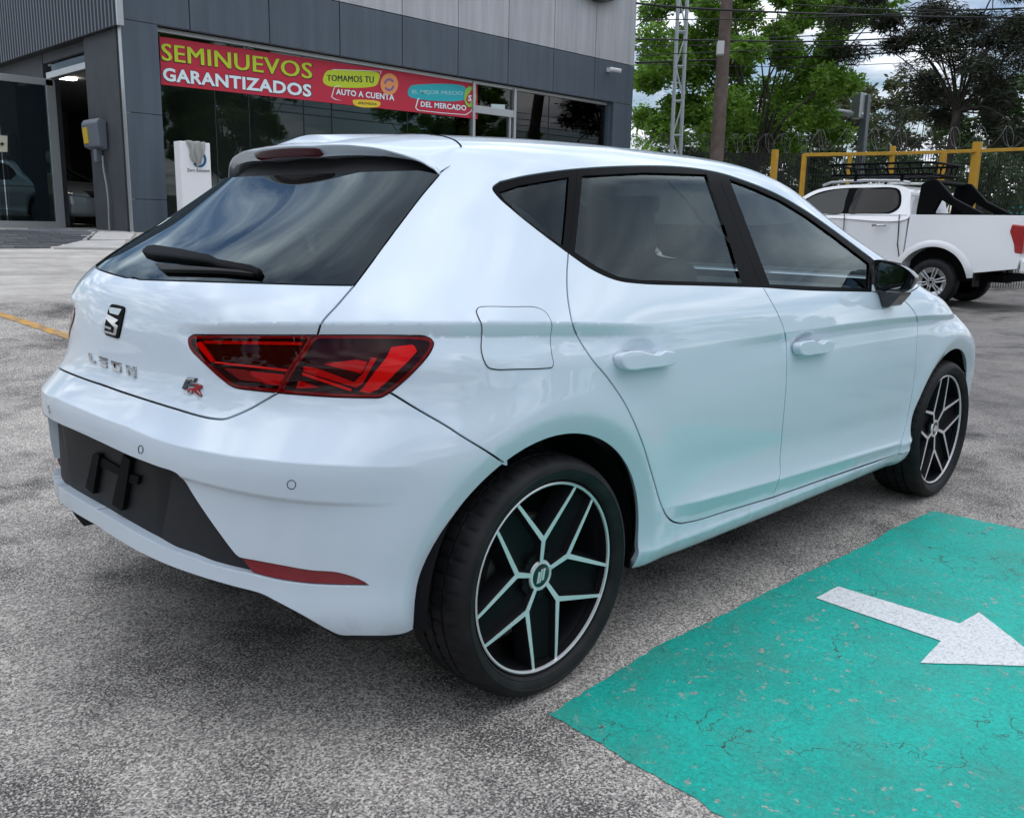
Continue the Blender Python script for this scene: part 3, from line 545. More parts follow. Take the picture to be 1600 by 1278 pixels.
# overhead wires
M_WIRE = mat('black_cable', (.012, .012, .013), .6)
WR = [[(85, 14), (250, 30), (700, 52), (1100, 64), (1700, 74)], [(85, 155), (450, 160), (800, 163), (1300, 138), (1700, 105)], [(85, 182), (600, 176), (1200, 176), (1700, 150)], [(80, 246), (250, 240), (700, 226), (950, 215), (1300, 192), (1700, 150)], [(85, 78), (500, 76), (1000, 60), (1700, 30)], [(85, 218), (500, 200), (1000, 180), (1700, 165)], [(600, 150), (1000, 128), (1300, 100), (1700, 70)], [(90, 48), (250, 20), (420, 5)], [(170, -20), (140, 60), (85, 105)], [(700, 20), (1200, 42), (1700, 28)], [(85, 250), (700, 262), (1300, 240)]]
wlab = ['thick black cable nearest the top of the sky', 'black cable sagging across the tree at mid height', 'thin cable just under the mid-height cable', 'lowest heavy cable rising to the right from the building corner', 'thin upper cable running level across the tree', 'thin cable above the lowest heavy cable', 'thin cable climbing to the right through the pine', 'short thin cable rising from the building corner', 'loose loop of thin cable hanging beside the building', 'pale cable at the very top right', 'faint cable under all the others']
for k, w_ in enumerate(WR):
    P = catmull(np.array([z3(*p) for p in w_], float), step=25.); dd = 21 + (k % 4) * 1.7
    tag(MB().tube([Vector(at(p, dd + i * .12)) for i, p in enumerate(P)], (.024, .020, .012, .026, .011, .012, .014, .012, .014, .014, .009)[k], 6).build('overhead_cable', M_WIRE, None, smooth=True), wlab[k], 'cable', 'overhead cables')
# painted mural wall far behind the gate
mw = at(z3(1500, 770), 34.); mural = mat('mural_paint', (.2, .2, .2), .7); t, b = nodes(mural); tc = t.nodes.new('ShaderNodeTexCoord'); vv = N_(t, 'ShaderNodeTexVoronoi', Scale=1.1); t.links.new(tc.outputs['Object'], vv.inputs['Vector']); sp2 = N_(t, 'ShaderNodeSeparateColor'); t.links.new(vv.outputs['Color'], sp2.inputs[0])
cr = ramp(t, sp2.outputs[0], [(.0, (.10, .03, .16)), (.3, (.02, .33, .32)), (.5, (.60, .58, .55)), (.7, (.20, .32, .06)), (.9, (.03, .05, .08))]); t.nodes[-1].color_ramp.interpolation = 'CONSTANT'; t.links.new(cr, b.inputs['Base Color'])
zm = float(terrain(mw[0], mw[1])); mm = MB().box((0, 0, 1.25), (5.0, .2, 2.5)).build('mural_wall', mural, None); mm.location = (mw[0] + 1.0, mw[1], zm); mm.rotation_euler = (0, 0, math.radians(-20)); tag(mm, 'low wall painted with purple, teal and white mural, seen through the gate', 'wall')
# ================================================================== the white hatchback
# one closed family of plan curves: u runs rear centre (0) - corner - side - front centre (3), v runs sill - belt - roof
CT = np.array([
#  w     z     xr     xf    xA   xB   nr   nf
(.700,.222,-.600, 3.20, .12, 2.45, 3.0, 3.4),
(.800,.226,-.670, 3.30, .12, 2.45, 3.0, 3.4),
(.848,.238,-.715, 3.37, .12, 2.45, 3.05, 3.5),
(.868,.265,-.745, 3.42, .12, 2.45, 3.1, 3.5),
(.877,.315,-.768, 3.46, .12, 2.45, 3.2, 3.5),
(.882,.380,-.776, 3.48, .12, 2.45, 3.1, 3.5),
(.892,.480,-.774, 3.495,.12, 2.45, 3.05, 3.5),
(.904,.600,-.773, 3.485,.12, 2.45, 3.0, 3.4),
(.909,.700,-.768, 3.44, .12, 2.45, 2.9, 3.2),
(.905,.780,-.733, 3.27, .15, 2.35, 2.7, 3.0),
(.899,.850,-.713, 3.06, .18, 2.25, 2.7, 3.0),
(.887,.910,-.703, 2.84, .20, 2.20, 2.8, 3.2),
(.868,.965,-.690, 2.60, .25, 2.00, 2.9, 3.6),
(.843,1.015,-.668,2.42, .32, 1.90, 2.9, 4.4),
(.796,1.10,-.570, 2.21, .45, 1.70, 3.0, 4.8),
(.738,1.20,-.420, 2.05, .60, 1.50, 3.4, 4.6),
(.682,1.297,-.275,1.91, .70, 1.32, 3.9, 4.2),
(.642,1.358,-.195,1.82, .75, 1.20, 4.0, 3.8),
(.588,1.402,-.150,1.72, .75, 1.10, 4.0, 3.4),
(.492,1.431,-.130,1.65, .75, 1.00, 3.6, 3.2),
(.350,1.449,-.120,1.61, .75, 1.00, 3.0, 3.0),
(.180,1.457,-.118,1.59, .75, 1.00, 3.0, 3.0),
(.000,1.459,-.117,1.58, .75, 1.00, 3.0, 3.0)])
def natspline(t, y):
    n = len(t); h = np.diff(t); A = np.zeros((n, n)); b = np.zeros((n,) + y.shape[1:]); A[0, 0] = A[-1, -1] = 1
    for i in range(1, n - 1):
        A[i, i-1] = h[i-1]; A[i, i] = 2 * (h[i-1] + h[i]); A[i, i+1] = h[i]; b[i] = 6 * ((y[i+1] - y[i]) / h[i] - (y[i] - y[i-1]) / h[i-1])
    M = np.linalg.solve(A, b)
    def f(x):
        x = np.asarray(x, float); i = np.clip(np.searchsorted(t, x) - 1, 0, n - 2); d = h[i]; a = (t[i+1] - x) / d; c = (x - t[i]) / d
        d, a, c = d[..., None], a[..., None], c[..., None]
        return a * y[i] + c * y[i+1] + ((a**3 - a) * M[i] + (c**3 - c) * M[i+1]) * d * d / 6
    return f
VT = np.concatenate([[0], np.cumsum(np.hypot(np.diff(CT[:, 0]), np.diff(CT[:, 1])))]); VM = VT[-1]
_sp = natspline(VT, CT)
_vz = np.linspace(0, VM, 1200); _zz = _sp(_vz)[:, 1]
def v_of_z(z): return float(np.interp(z, _zz, _vz))
def base(u, v):
    u = np.asarray(u, float); v = np.clip(np.asarray(v, float), 0, VM); u, v = np.broadcast_arrays(u, v)
    q = _sp(v); w, z, xr, xf, xA, xB, nr, nf = [q[..., i] for i in range(8)]; b = np.maximum(w, 1e-5)
    ph = np.clip(u, -1, 1) * np.pi / 2; c, s = np.cos(ph), np.sin(ph); r = (np.abs(c)**nr + np.abs(s)**nr)**(-1 / nr)
    x1 = xA - (xA - xr) * c * r; y1 = b * s * r
    x2 = xA + (xB - xA) * np.clip(u - 1, 0, 1)
    ph = np.clip(3 - u, 0, 1) * np.pi / 2; c, s = np.cos(ph), np.sin(ph); r = (np.abs(c)**nf + np.abs(s)**nf)**(-1 / nf)
    x3 = xB + (xf - xB) * c * r; y3 = b * s * r
    x = np.where(u < 1, x1, np.where(u < 2, x2, x3)); y = np.where(u < 1, y1, np.where(u < 2, b, y3))
    y = y * (1 - .010 * ((x - 1.25) / 1.25)**2 * ss(0., .4, w))
    k = ss(1.05, 1.40, z)
    z = z - k * (.030 * np.clip((.75 - x) / .9, 0, 2)**2 + .026 * np.clip((x - 1.0) / .6, 0, 2)**2)
    return np.stack([x, -y, z], -1)
def nrm(f, u, v):
    e = 6e-4; a = f(u + e, v) - f(u - e, v); b = f(u, v + e) - f(u, v - e); n = np.cross(a, b)
    n = n / np.maximum(np.linalg.norm(n, axis=-1, keepdims=True), 1e-12); P = f(u, v)
    o = np.stack([P[..., 0] - 1.2, P[..., 1], P[..., 2] - .75], -1)
    return n * np.where((n * o).sum(-1) < 0, -1, 1)[..., None]
class Caster:
    def __init__(s, f):
        s.f = f; U, V = np.meshgrid(np.linspace(-.94, 2.6, 420), np.linspace(.01, VM - .01, 220), indexing='ij')
        P = f(U, V); N = nrm(f, U, V); ok = ((CC - P) * N).sum(-1) > 0
        s.U, s.V, s.P = U[ok], V[ok], proj(P)[ok]
    def __call__(s, px):
        px = np.atleast_2d(np.asarray(px, float)); u = np.empty(len(px)); v = np.empty(len(px))
        for i, q in enumerate(px):
            k = np.argmin(((s.P - q)**2).sum(1)); u[i], v[i] = s.U[k], s.V[k]
        u0, v0 = u.copy(), v.copy()
        for _ in range(12):
            e = 2e-4; p0 = proj(s.f(u, v)); a = (proj(s.f(u + e, v)) - p0) / e; b = (proj(s.f(u, v + e)) - p0) / e; r = px - p0
            det = a[:, 0] * b[:, 1] - a[:, 1] * b[:, 0]; det = np.where(np.abs(det) < 1e-3, 1e-3, det)
            du = (r[:, 0] * b[:, 1] - r[:, 1] * b[:, 0]) / det; dv = (a[:, 0] * r[:, 1] - a[:, 1] * r[:, 0]) / det
            u = u + np.clip(du, -.05, .05); v = np.clip(v + np.clip(dv, -.03, .03), 0, VM)
        bad = np.hypot(u - u0, v - v0) > .2; u[bad] = u0[bad]; v[bad] = v0[bad]
        return np.stack([u, v], -1)
# --- creases, flares and cups, measured on the plain surface then laid into it
_cb = Caster(base)
def crease(px):
    uv = _cb(catmull(px, step=12)); P = base(uv[:, 0], uv[:, 1]); o = np.argsort(uv[:, 0]); u_ = uv[o, 0]; c_ = np.polyfit(u_, P[o, 2], 3); return u_, np.polyval(c_, u_)
C_SH = crease([(330, 509), (400, 508), (480, 507.5), (600, 507), (720, 507), (860, 507), (900, 507.5), (1030, 509)])
C_DY = crease([(1040, 547), (1107, 538), (1225, 521), (1330, 506), (1431, 495), (1480, 492.5)])
C_LO = crease([(1040, 792), (1060, 786), (1140, 763), (1218, 745), (1300, 719), (1405, 690)])
C_B1 = crease([(210, 670.5), (250, 683.8), (300, 700), (350, 711), (400, 719), (497, 722.5), (579, 729), (692, 729.4)])
C_B2 = crease([(245, 728), (300, 745), (337, 756), (400, 768), (457, 779), (538, 783), (632, 783)])
ARCH_R, ARCH_F, AR, AF = (0.0, .312), (2.636, .312), .376, .370
HC = [P for P in base(*_cb([(1001, 551), (1262, 536)]).T)]
def fpos(t): return np.where(t > 0, t, 0)
def disp(u, x, z):
    d = np.zeros_like(x); au = np.abs(u)
    # shoulder blade
    zc = np.interp(au, *C_SH); a = ss(.20, .34, au) * (1 - ss(.98, 1.14, au)); dz = z - zc
    d = d + a * np.where(dz >= 0, .008 * np.exp(-dz / .05), .008 - .017 * np.clip(-dz / .022, 0, 1) + .009 * ss(.026, .10, -dz))
    # rising door line
    zc = np.interp(au, *C_DY); a = ss(1.22, 1.45, au) * (1 - ss(2.22, 2.32, au)); dz = z - zc
    d = d + a * np.where(dz >= 0, .007 * np.exp(-dz / .045), .007 - .0145 * np.clip(-dz / .024, 0, 1) + .0075 * ss(.028, .10, -dz))
    # low door blade
    zc = np.interp(au, *C_LO); a = ss(1.10, 1.24, au) * (1 - ss(2.0, 2.06, au)); dz = z - zc
    d = d + a * np.where(dz >= 0, .022 * np.exp(-np.abs(dz) / .036) - .004 * np.exp(-((dz - .11) / .05)**2), .022 - .016 * np.clip(-dz / .05, 0, 1))
    # sill bulge
    d = d + np.where(z >= .290, .012 * np.exp(-np.abs(z - .290) / .014), .012 * np.exp(-np.abs(z - .290) / .06)) * ss(1.02, 1.22, au) * (1 - ss(2.1, 2.2, au))
    # bumper shelf and undercut
    zc = np.interp(au, *C_B1); a = 1 - ss(.48, .70, au); dz = z - zc
    d = d + a * np.where(dz >= 0, .019 * np.exp(-dz / .034), .019 * np.exp(-np.abs(dz) / .20))
    zc = np.interp(au, *C_B2); a = ss(.20, .27, au) * (1 - ss(.44, .64, au)); dz = z - zc
    d = d - a * .010 * np.clip(-dz / .010, 0, 1) * np.exp(fpos(-dz) * -3)
    # wheel arch lips
    for (cx, cz), R, m in ((ARCH_R, AR, au < 1.6), (ARCH_F, AF, au > 1.6)):
        r = np.hypot(x - cx, z - cz); k = np.where(m, 1, 0) * ss(.12, .30, z)
        d = d + k * (.010 * np.exp(-((r - R - .065) / .07)**2) - .26 * fpos(R + .052 - r) * np.where(r < R + .052, 1, 0) * ss(-.10, .03, z - cz) )
    # door handle cups
    for h in HC:
        d = d - np.where((au > .9) & (au < 2.1), .0145, 0) * np.exp(-(((x - h[0]) / .062)**2 + ((z - h[2]) / .030)**2)**2)
    return d
def surf(u, v):
    P = base(u, v); N = nrm(base, u, v); return P + N * disp(np.asarray(u, float) + 0 * P[..., 0], P[..., 0], P[..., 2])[..., None]
cast = Caster(surf)
def cpx(*pts, step=4.0): return cast(catmull(pts, step=step))          # traced curve -> (u, v)
def poly_px(pts, closed=True, step=5.0):                               # straight-edged outline
    pts = np.asarray(pts, float); out = []
    for i in range(len(pts)):
        a, b = pts[i], pts[(i + 1) % len(pts)]; k = max(1, int(np.linalg.norm(b - a) / step)); out += [a + (b - a) * t for t in np.linspace(0, 1, k, endpoint=False)]
    return cast(np.array(out))
def line_uv(*pts, n=14):
    out = []
    for a, b in zip(pts[:-1], pts[1:]): out += [np.array(a) + (np.array(b) - np.array(a)) * t for t in np.linspace(0, 1, n, endpoint=False)]
    return np.array(out + [np.array(pts[-1], float)])
def inv_xz(x, z, u0, v0):
    u, v = np.full(len(x), u0, float) if np.isscalar(u0) else u0.copy(), np.array([v_of_z(t) for t in z])
    for _ in range(14):
        e = 2e-4; p = base(u, v); a = (base(u + e, v) - p) / e; b = (base(u, v + e) - p) / e; rx, rz = x - p[:, 0], z - p[:, 2]
        det = a[:, 0] * b[:, 2] - a[:, 2] * b[:, 0]; det = np.where(np.abs(det) < 1e-6, 1e-6, det)
        u = u + np.clip((rx * b[:, 2] - rz * b[:, 0]) / det, -.08, .08); v = np.clip(v + np.clip((a[:, 0] * rz - a[:, 2] * rx) / det, -.05, .05), 0, VM)
    return np.stack([u, v], -1)
def arch(c, R, a0, a1, u0, n=90):
    t = np.radians(np.linspace(a0, a1, n)); return inv_xz(c[0] + R * np.cos(t), c[1] + R * np.sin(t), u0, 0)
def inside(P, L):
    x, y = P[:, 0], P[:, 1]; r = np.zeros(len(P), bool); j = len(L) - 1
    for i in range(len(L)):
        c = (L[i, 1] > y) != (L[j, 1] > y); dy = L[j, 1] - L[i, 1]; dy = dy if abs(dy) > 1e-15 else 1e-15
        r ^= c & (x < (L[j, 0] - L[i, 0]) * (y - L[i, 1]) / dy + L[i, 0]); j = i
    return r
def join(*cs):
    out = []
    for c in cs:
        for p in np.atleast_2d(c):
            if not out or np.hypot(*(p - out[-1])) > 4e-4: out.append(np.array(p, float))
    if np.hypot(*(out[0] - out[-1])) < 4e-4: out.pop()
    return np.array(out)
def rings(F, L, shrink, lip, off):
    """panel edge: returns shrunk loop, 3-D positions/normals of the edge roll"""
    P = F(L[:, 0], L[:, 1]); N = nrm(F, L[:, 0], L[:, 1]); e = 3e-4
    Su = (F(L[:, 0] + e, L[:, 1]) - P) / e; Sv = (F(L[:, 0], L[:, 1] + e) - P) / e
    T = np.roll(P, -1, 0) - np.roll(P, 1, 0); T /= np.maximum(np.linalg.norm(T, axis=1, keepdims=True), 1e-9)
    O = np.cross(T, N)
    area = 0.5 * np.sum(L[:, 0] * np.roll(L[:, 1], -1) - np.roll(L[:, 0], -1) * L[:, 1])
    # test: does O point out of the loop in (u,v)?
    G11, G12, G22 = (Su * Su).sum(1), (Su * Sv).sum(1), (Sv * Sv).sum(1); b1, b2 = (O * Su).sum(1), (O * Sv).sum(1); D = G11 * G22 - G12**2; D = np.where(D < 1e-9, 1e-9, D)
    duv = np.stack([(G22 * b1 - G12 * b2) / D, (G11 * b2 - G12 * b1) / D], 1)
    t2 = np.roll(L, -1, 0) - np.roll(L, 1, 0); outn = np.stack([t2[:, 1], -t2[:, 0]], 1) * (1 if area > 0 else -1)
    sg = np.sign(np.median((duv * outn).sum(1))); O = O * sg; duv = duv * sg
    c0 = np.abs(P[:, 1]) < 2.5e-3; cen = c0 & np.roll(c0, 1) & np.roll(c0, -1); end = c0 & ~cen
    duv[end, 0] = 0; dn = np.abs(duv[end, 1]); duv[end, 1] = np.where(dn > 1e-6, duv[end, 1] / np.maximum(dn, 1e-6), 0)
    sh = np.where(cen, 0, shrink)[:, None]
    return L - duv * sh, O, cen
def panel(name, loop, m, parent, off=0.0, shrink=.0034, lip=.018, roll=.0010, mode='one', step=.013, F=None, extra=(), holes=(), flip=False, lines=()):
    F = F or surf; L = np.array(loop, float); L0, O, cen = rings(F, L, shrink, lip, off)
    sc = np.array([1.15, 1.0])
    lo, hi = L0.min(0), L0.max(0)
    gu, gv = np.meshgrid(np.arange(lo[0] + step / 2, hi[0], step), np.arange(lo[1] + step / 2, hi[1], step), indexing='ij'); G = np.stack([gu.ravel(), gv.ravel()], 1)
    rows = [np.asarray(l) for l in lines]
    for uc, dzs, zs in extra:       # rows that follow a crease
        us = np.arange(lo[0], hi[0], step * .6)
        for dz in dzs: rows.append(np.stack([us, np.interp(np.interp(us, uc, zs) + dz, _zz, _vz)], 1))
    if len(G):
        G = G[inside(G, L0)]
        for h in holes: G = G[~inside(G, h)]
        B = np.vstack([L0] + list(holes)); keep = np.ones(len(G), bool)
        for k in range(0, len(G), 800):
            d = ((G[k:k+800, None] - B[None])**2).sum(-1).min(1); keep[k:k+800] = d > (step * .38)**2
        G = G[keep]
    RE = []; RP = []
    if rows:
        B = np.vstack([L0] + list(holes)); cur = 0; keepg = np.ones(len(G), bool)
        for row in rows:
            okr = inside(row, L0)
            for h in holes: okr &= ~inside(row, h)
            okr &= ((row[:, None] - B[None])**2).sum(-1).min(1) > (step * .22)**2
            ids = np.full(len(row), -1); ids[okr] = cur + np.arange(okr.sum()); cur += int(okr.sum()); RP.append(row[okr])
            RE += [(ids[i], ids[i + 1]) for i in range(len(row) - 1) if ids[i] >= 0 and ids[i + 1] >= 0]
            for k in range(0, len(G), 800): keepg[k:k+800] &= ((G[k:k+800, None] - row[None])**2).sum(-1).min(1) > (step * .30)**2
        G = G[keepg]
    n0 = len(L0); E = [(i, (i + 1) % n0) for i in range(n0)]; pts = [L0]; k = n0
    for h in holes: pts.append(h); E += [(k + i, k + (i + 1) % len(h)) for i in range(len(h))]; k += len(h)
    if RP:
        pts.append(np.vstack(RP)); E += [(int(k + i), int(k + j)) for i, j in RE]
    pts.append(G); A = np.vstack(pts)
    vo, _, fo, _, _, _ = delaunay_2d_cdt([Vector(p * sc) for p in A], E, [], 0, 1e-7, False)
    UV = np.array([[p.x / sc[0], p.y] for p in vo]); fo = np.array([f[:3] for f in fo]); c = UV[fo].mean(1); kp = inside(c, L0)
    for h in holes: kp &= ~inside(c, h)
    fo = fo[kp]
    P = F(UV[:, 0], UV[:, 1]); N = nrm(F, UV[:, 0], UV[:, 1])
    if flip: pass
    V = [P + N * off]; NN = [N]; FA = [fo]
    fn = np.cross(V[0][fo[:, 1]] - V[0][fo[:, 0]], V[0][fo[:, 2]] - V[0][fo[:, 0]]); bad = (fn * N[fo].mean(1)).sum(1) < 0; FA[0][bad] = FA[0][bad][:, ::-1]
    if lip > 0:
        Pb = F(L0[:, 0], L0[:, 1]); Nb = nrm(F, L0[:, 0], L0[:, 1]); k = len(UV)
        cenb = np.abs(Pb[:, 1]) < 2.5e-3
        r0 = Pb + Nb * off; r1 = r0 + O * roll - Nb * roll; r2 = r1 - Nb * lip
        V += [r0, r1, r1, r2]; NN += [Nb, (Nb + O) * .7071, O, O]
        q = []
        for i in range(n0):
            j = (i + 1) % n0
            if cenb[i] and cenb[j]: continue
            q += [(k + i, k + j, k + n0 + j), (k + i, k + n0 + j, k + n0 + i), (k + 2*n0 + i, k + 2*n0 + j, k + 3*n0 + j), (k + 2*n0 + i, k + 3*n0 + j, k + 3*n0 + i)]
        Va = np.vstack(V); Na = np.vstack(NN); q = np.array(q)
        fn = np.cross(Va[q[:, 1]] - Va[q[:, 0]], Va[q[:, 2]] - Va[q[:, 0]]); bad = (fn * Na[q].mean(1)).sum(1) < 0; q[bad] = q[bad][:, ::-1]; FA.append(q)
    V = np.vstack(V); NN = np.vstack(NN); FA = np.vstack(FA)
    MX = np.array([1, -1, 1])
    if mode == 'sym':
        k = len(V); FA = np.vstack([FA, FA[:, ::-1] + k]); V = np.vstack([V, V * MX]); NN = np.vstack([NN, NN * MX])
    o = mesh_obj(name, V, FA, m, parent, normals=NN)
    if mode == 'copy':
        o2 = mesh_obj(name, V * MX, FA[:, ::-1], m, parent, normals=NN * MX); return o, o2
    return o

M_PAINT = mat('white_car_paint', (.60, .685, .75), .6, spec=.1, coat=1.0, coat_rough=.008)
M_PAINT.node_tree.nodes['Principled BSDF'].inputs['Coat IOR'].default_value = 1.62
t, b_ = nodes(M_PAINT); tc = t.nodes.new('ShaderNodeTexCoord'); vec = tc.outputs['Object']     # road grime thrown up on the lowest edges
sz = N_(t, 'ShaderNodeSeparateXYZ'); t.links.new(vec, sz.inputs[0]); mr = N_(t, 'ShaderNodeMapRange', interpolation_type='SMOOTHSTEP'); mr.inputs[1].default_value = .38; mr.inputs[2].default_value = .22; t.links.new(sz.outputs[2], mr.inputs[0])
dm = mixc(t, 1.0, mr.outputs[0], ramp(t, noise(t, vec, 16, 8, .75), [(.46, (0, 0, 0)), (.78, (.55, .55, .55))]), 'MULTIPLY')
t.links.new(mixc(t, dm, (.60, .685, .75), (.20, .19, .17)), b_.inputs['Base Color'])
M_BLKGLOSS = mat('gloss_black_trim', (.008, .008, .009), .10, coat=.6)
M_BLKTRIM = mat('satin_black_trim', (.005, .0055, .006), .5, spec=.04)
M_BLKPLAST = mat('black_bumper_plastic', (.012, .0135, .0145), .55, spec=.22, noise=(9, (.017, .0185, .0195), .35, .7), bump=(900, .15))
M_RUBBER = mat('tyre_rubber', (.009, .009, .0095), .6, spec=.3, noise=(14, (.020, .0195, .019), .42, .75))
M_GAP = mat('dark_gap', (.006, .006, .007), .9, spec=.1)
M_LINER = mat('arch_liner_felt', (.010, .010, .011), .95, spec=.1)
M_PRIV = glass_mat('privacy_glass', (.06, .085, .085), ior=1.40, spec=(.78, .94, 1.0))
M_SIDEG = glass_mat('side_window_glass', (.80, .93, .90), ior=1.33, spec=(.78, .94, 1.0))
M_REARSG = glass_mat('tinted_side_glass', (.58, .72, .69), ior=1.30, spec=(.78, .94, 1.0))
M_WIND = glass_mat('windscreen_glass', (.72, .82, .79), ior=1.5)
M_CHROME = mat('chrome', (.42, .43, .44), .10, metal=1.0)
M_LENS = glass_mat('red_lamp_lens', (1.0, .24, .22), ior=1.30)
M_LHOUSE = mat('lamp_housing_dark_red', (.20, .010, .016), .30)
M_LRED = mat('lamp_reflector_red', (.98, .03, .02), .35)
M_LMID = mat('lamp_reflector_deep_red', (.62, .016, .018), .35)
M_LLINE = mat('lamp_light_guide', (.95, .16, .10), .3)
M_LGREY = mat('reverse_lamp_grey', (.25, .24, .24), .25)
M_REFL = mat('bumper_reflector_red', (.22, .006, .014), .22, coat=.6)
M_INT = mat('dark_cabin_trim', (.018, .018, .020), .75)
M_SEAT = mat('black_seat_cloth', (.022, .022, .024), .9, bump=(300, .3))
M_HEAD = mat('light_headlining', (.40, .40, .39), .9)

car = tag(empty('hatchback_car'), 'glossy white five-door hatchback seen from its right rear corner, black and silver wheels', 'car')
# ---- traced seams (photo pixels on the body surface)
belt_f = cpx((1363.3, 455.5), (1262.5, 453.1), (1192, 448.4))
belt_r = cpx((1192, 448.4), (1098.4, 445.6), (1000, 442.3), (962.5, 436.7), (925, 420.3), (888.5, 395.5))
dlo_rl = cpx((888.5, 395.5), (840.6, 359.4), (803, 329), (777.3, 305.5), (770.6, 293.8), (782, 284))
dlo_top = cpx((782, 284), (821.9, 275), (896.9, 264.7), (990.6, 259.5), (1065.6, 260.9), (1121.9, 269.4), (1168.8, 284.4), (1215.6, 304), (1262.5, 331.3), (1309.4, 364), (1365.6, 406))
dlo_front = cpx((1365.6, 406), (1364, 430), (1363.3, 455.5))
rd_rear = cpx((888.5, 395.5), (886.4, 425), (886.6, 453), (889.8, 481), (899.2, 518.8), (925, 561), (950, 591), (978, 633), (1003, 689), (1020, 745), (1034, 790), (1042.7, 807), (1052, 815), (1065, 818))
rd_bot = cpx((1065, 818), (1090, 813), (1135, 799), (1208.4, 776.9))
bseam = cpx((1208.4, 776.9), (1212, 765), (1217, 750), (1219.5, 740), (1219, 720), (1222.5, 672), (1228, 610), (1229.5, 556), (1226, 518.8), (1215.6, 490.6), (1204, 469.5), (1192, 448.4))
fd_bot = cpx((1208.4, 776.9), (1300, 744.5), (1404, 709))
fd_front = cpx((1404, 709), (1407.5, 694.6), (1416.6, 658), (1424, 621), (1430, 576.6), (1432.5, 540), (1432.5, 496), (1424, 481), (1405, 462.6))
fd_sail = cpx((1405, 462.6), (1363.3, 455.5))
hatch_up = cpx((693, 238), (699, 243.8), (700, 250), (697.7, 256), (687.7, 271), (660, 304), (617.6, 359.5), (573, 420), (553.5, 445.8))
hatch_lo = cpx((553.5, 445.8), (526.8, 476.8), (502.7, 504.4), (495.8, 524.6))
lamp_top_o = cpx((495.8, 524.6), (573, 524.7), (642, 525.4), (664.6, 526.8), (673, 530), (677.5, 536))
lamp_rt = cpx((677.5, 536), (675.8, 542), (668, 556), (642, 585), (616, 607.7), (609, 613))
lamp_bot_o = cpx((609, 613), (602, 617), (594, 620.6), (573, 621), (521.7, 619.7), (470, 616.3), (435, 613.5))
lamp_bot_i = cpx((435, 613.5), (392.6, 609), (370, 605.8), (360, 602), (342.6, 589), (317.5, 566), (301, 550))
lamp_lt = cpx((301, 550), (295.6, 541), (294.4, 531), (296.3, 527), (302.5, 524))
lamp_top_i = cpx((302.5, 524), (355, 524.2), (430, 524.6), (495.8, 524.6))
lamp_split = cpx((495.8, 524.6), (486, 531), (470, 556), (459, 570), (435, 613.5))
quart = cpx((609, 613), (650, 638), (700, 667), (718, 679), (765, 708), (791.5, 726.6))
hgap = cpx((435, 613.5), (415, 625), (392.6, 637.7), (367.6, 649), (350, 654.6), (330, 653.5), (305, 648), (280, 640.5), (260, 634.5), (210, 618.8), (172.5, 606), (150, 596.3), (135, 588.8), (116, 577.5))
hgap = hgap[hgap[:, 0] > .012]; hgap = np.vstack([hgap, [0, hgap[-1, 1]]])
glass_bot = cpx((553.5, 445.8), (500, 445), (400, 442.3), (300, 439.3), (230, 437), (216, 436), (200, 428), (185, 419)); glass_bot = glass_bot[glass_bot[:, 0] > .012]; glass_bot = np.vstack([glass_bot, [0, glass_bot[-1, 1]]])
vd = v_of_z(1.434); vglt = v_of_z(1.350)
V0 = v_of_z(.236)
uG = hatch_up[0, 0]
a_rear = arch(ARCH_R, AR, 118, -14, 1.0)              # over the top to the front foot of the arch
ang_q = math.degrees(math.atan2(*( (base(*quart[-1])[[2, 0]] - np.array([ARCH_R[1], ARCH_R[0]])) )))
a_rear = arch(ARCH_R, AR, ang_q, -9, .95)
a_bump = arch(ARCH_R, AR, ang_q, 190, .7)
sill_bot = line_uv((a_rear[-1, 0] + .004, V0), (1.93, V0), n=60)
a_ff = arch(ARCH_F, AF, 186, 38, 2.1)
a_fb = arch(ARCH_F, AF, 38, -12, 2.4, n=40)
UW = 2.46; vcowl = v_of_z(.985)
# ---- body side frame (rear quarter, sill, roof rail and pillars in one pressing)
side_loop = join(hatch_up, hatch_lo, lamp_top_o, lamp_rt, quart, a_rear, sill_bot, line_uv((1.93, V0), tuple(a_ff[0])), fd_bot[-1:], fd_bot[::-1], rd_bot[::-1], rd_rear[::-1], dlo_rl, dlo_top, dlo_front, fd_sail[::-1],
                 line_uv(tuple(fd_sail[0]), (UW, vcowl)), line_uv((UW, vcowl), (UW, vd), n=40), line_uv((UW, vd), (uG, vd), n=90), line_uv((uG, vd), tuple(hatch_up[0])))
CRX = [(C_SH[0], (-.06, -.03, -.021, -.012, -.005, 0, .006, .02), C_SH[1]), (C_LO[0], (-.03, -.012, -.004, 0, .006, .014), C_LO[1])]
CRD = CRX + [(C_DY[0], (-.06, -.025, -.016, -.008, -.003, 0, .005, .014), C_DY[1])]
arcs_r = [arch(ARCH_R, AR + d, ang_q - 2, -8, .95, n=120) for d in (.012, .026, .040, .052, .064)]; arcs_b = [arch(ARCH_R, AR + d, ang_q + 2, 186, .7, n=80) for d in (.012, .026, .040, .052, .064)]; arcs_f = [arch(ARCH_F, AF + d, 184, 42, 2.1, n=120) for d in (.012, .026, .040, .052, .064)]
panel('body_side', side_loop, M_PAINT, car, mode='copy', extra=CRX + [(np.array([1.0, 2.0]), (-.02, -.008, 0, .005, .012), np.array([.290, .290]))], lines=arcs_r)
doors = {}
for nm, loop in (('rear_door', join(rd_rear, rd_bot, bseam, belt_r)), ('front_door', join(bseam[::-1], fd_bot, fd_front, fd_sail, belt_f))):
    doors[nm] = panel(nm, loop, M_PAINT, car, mode='copy', extra=CRD, step=.011)
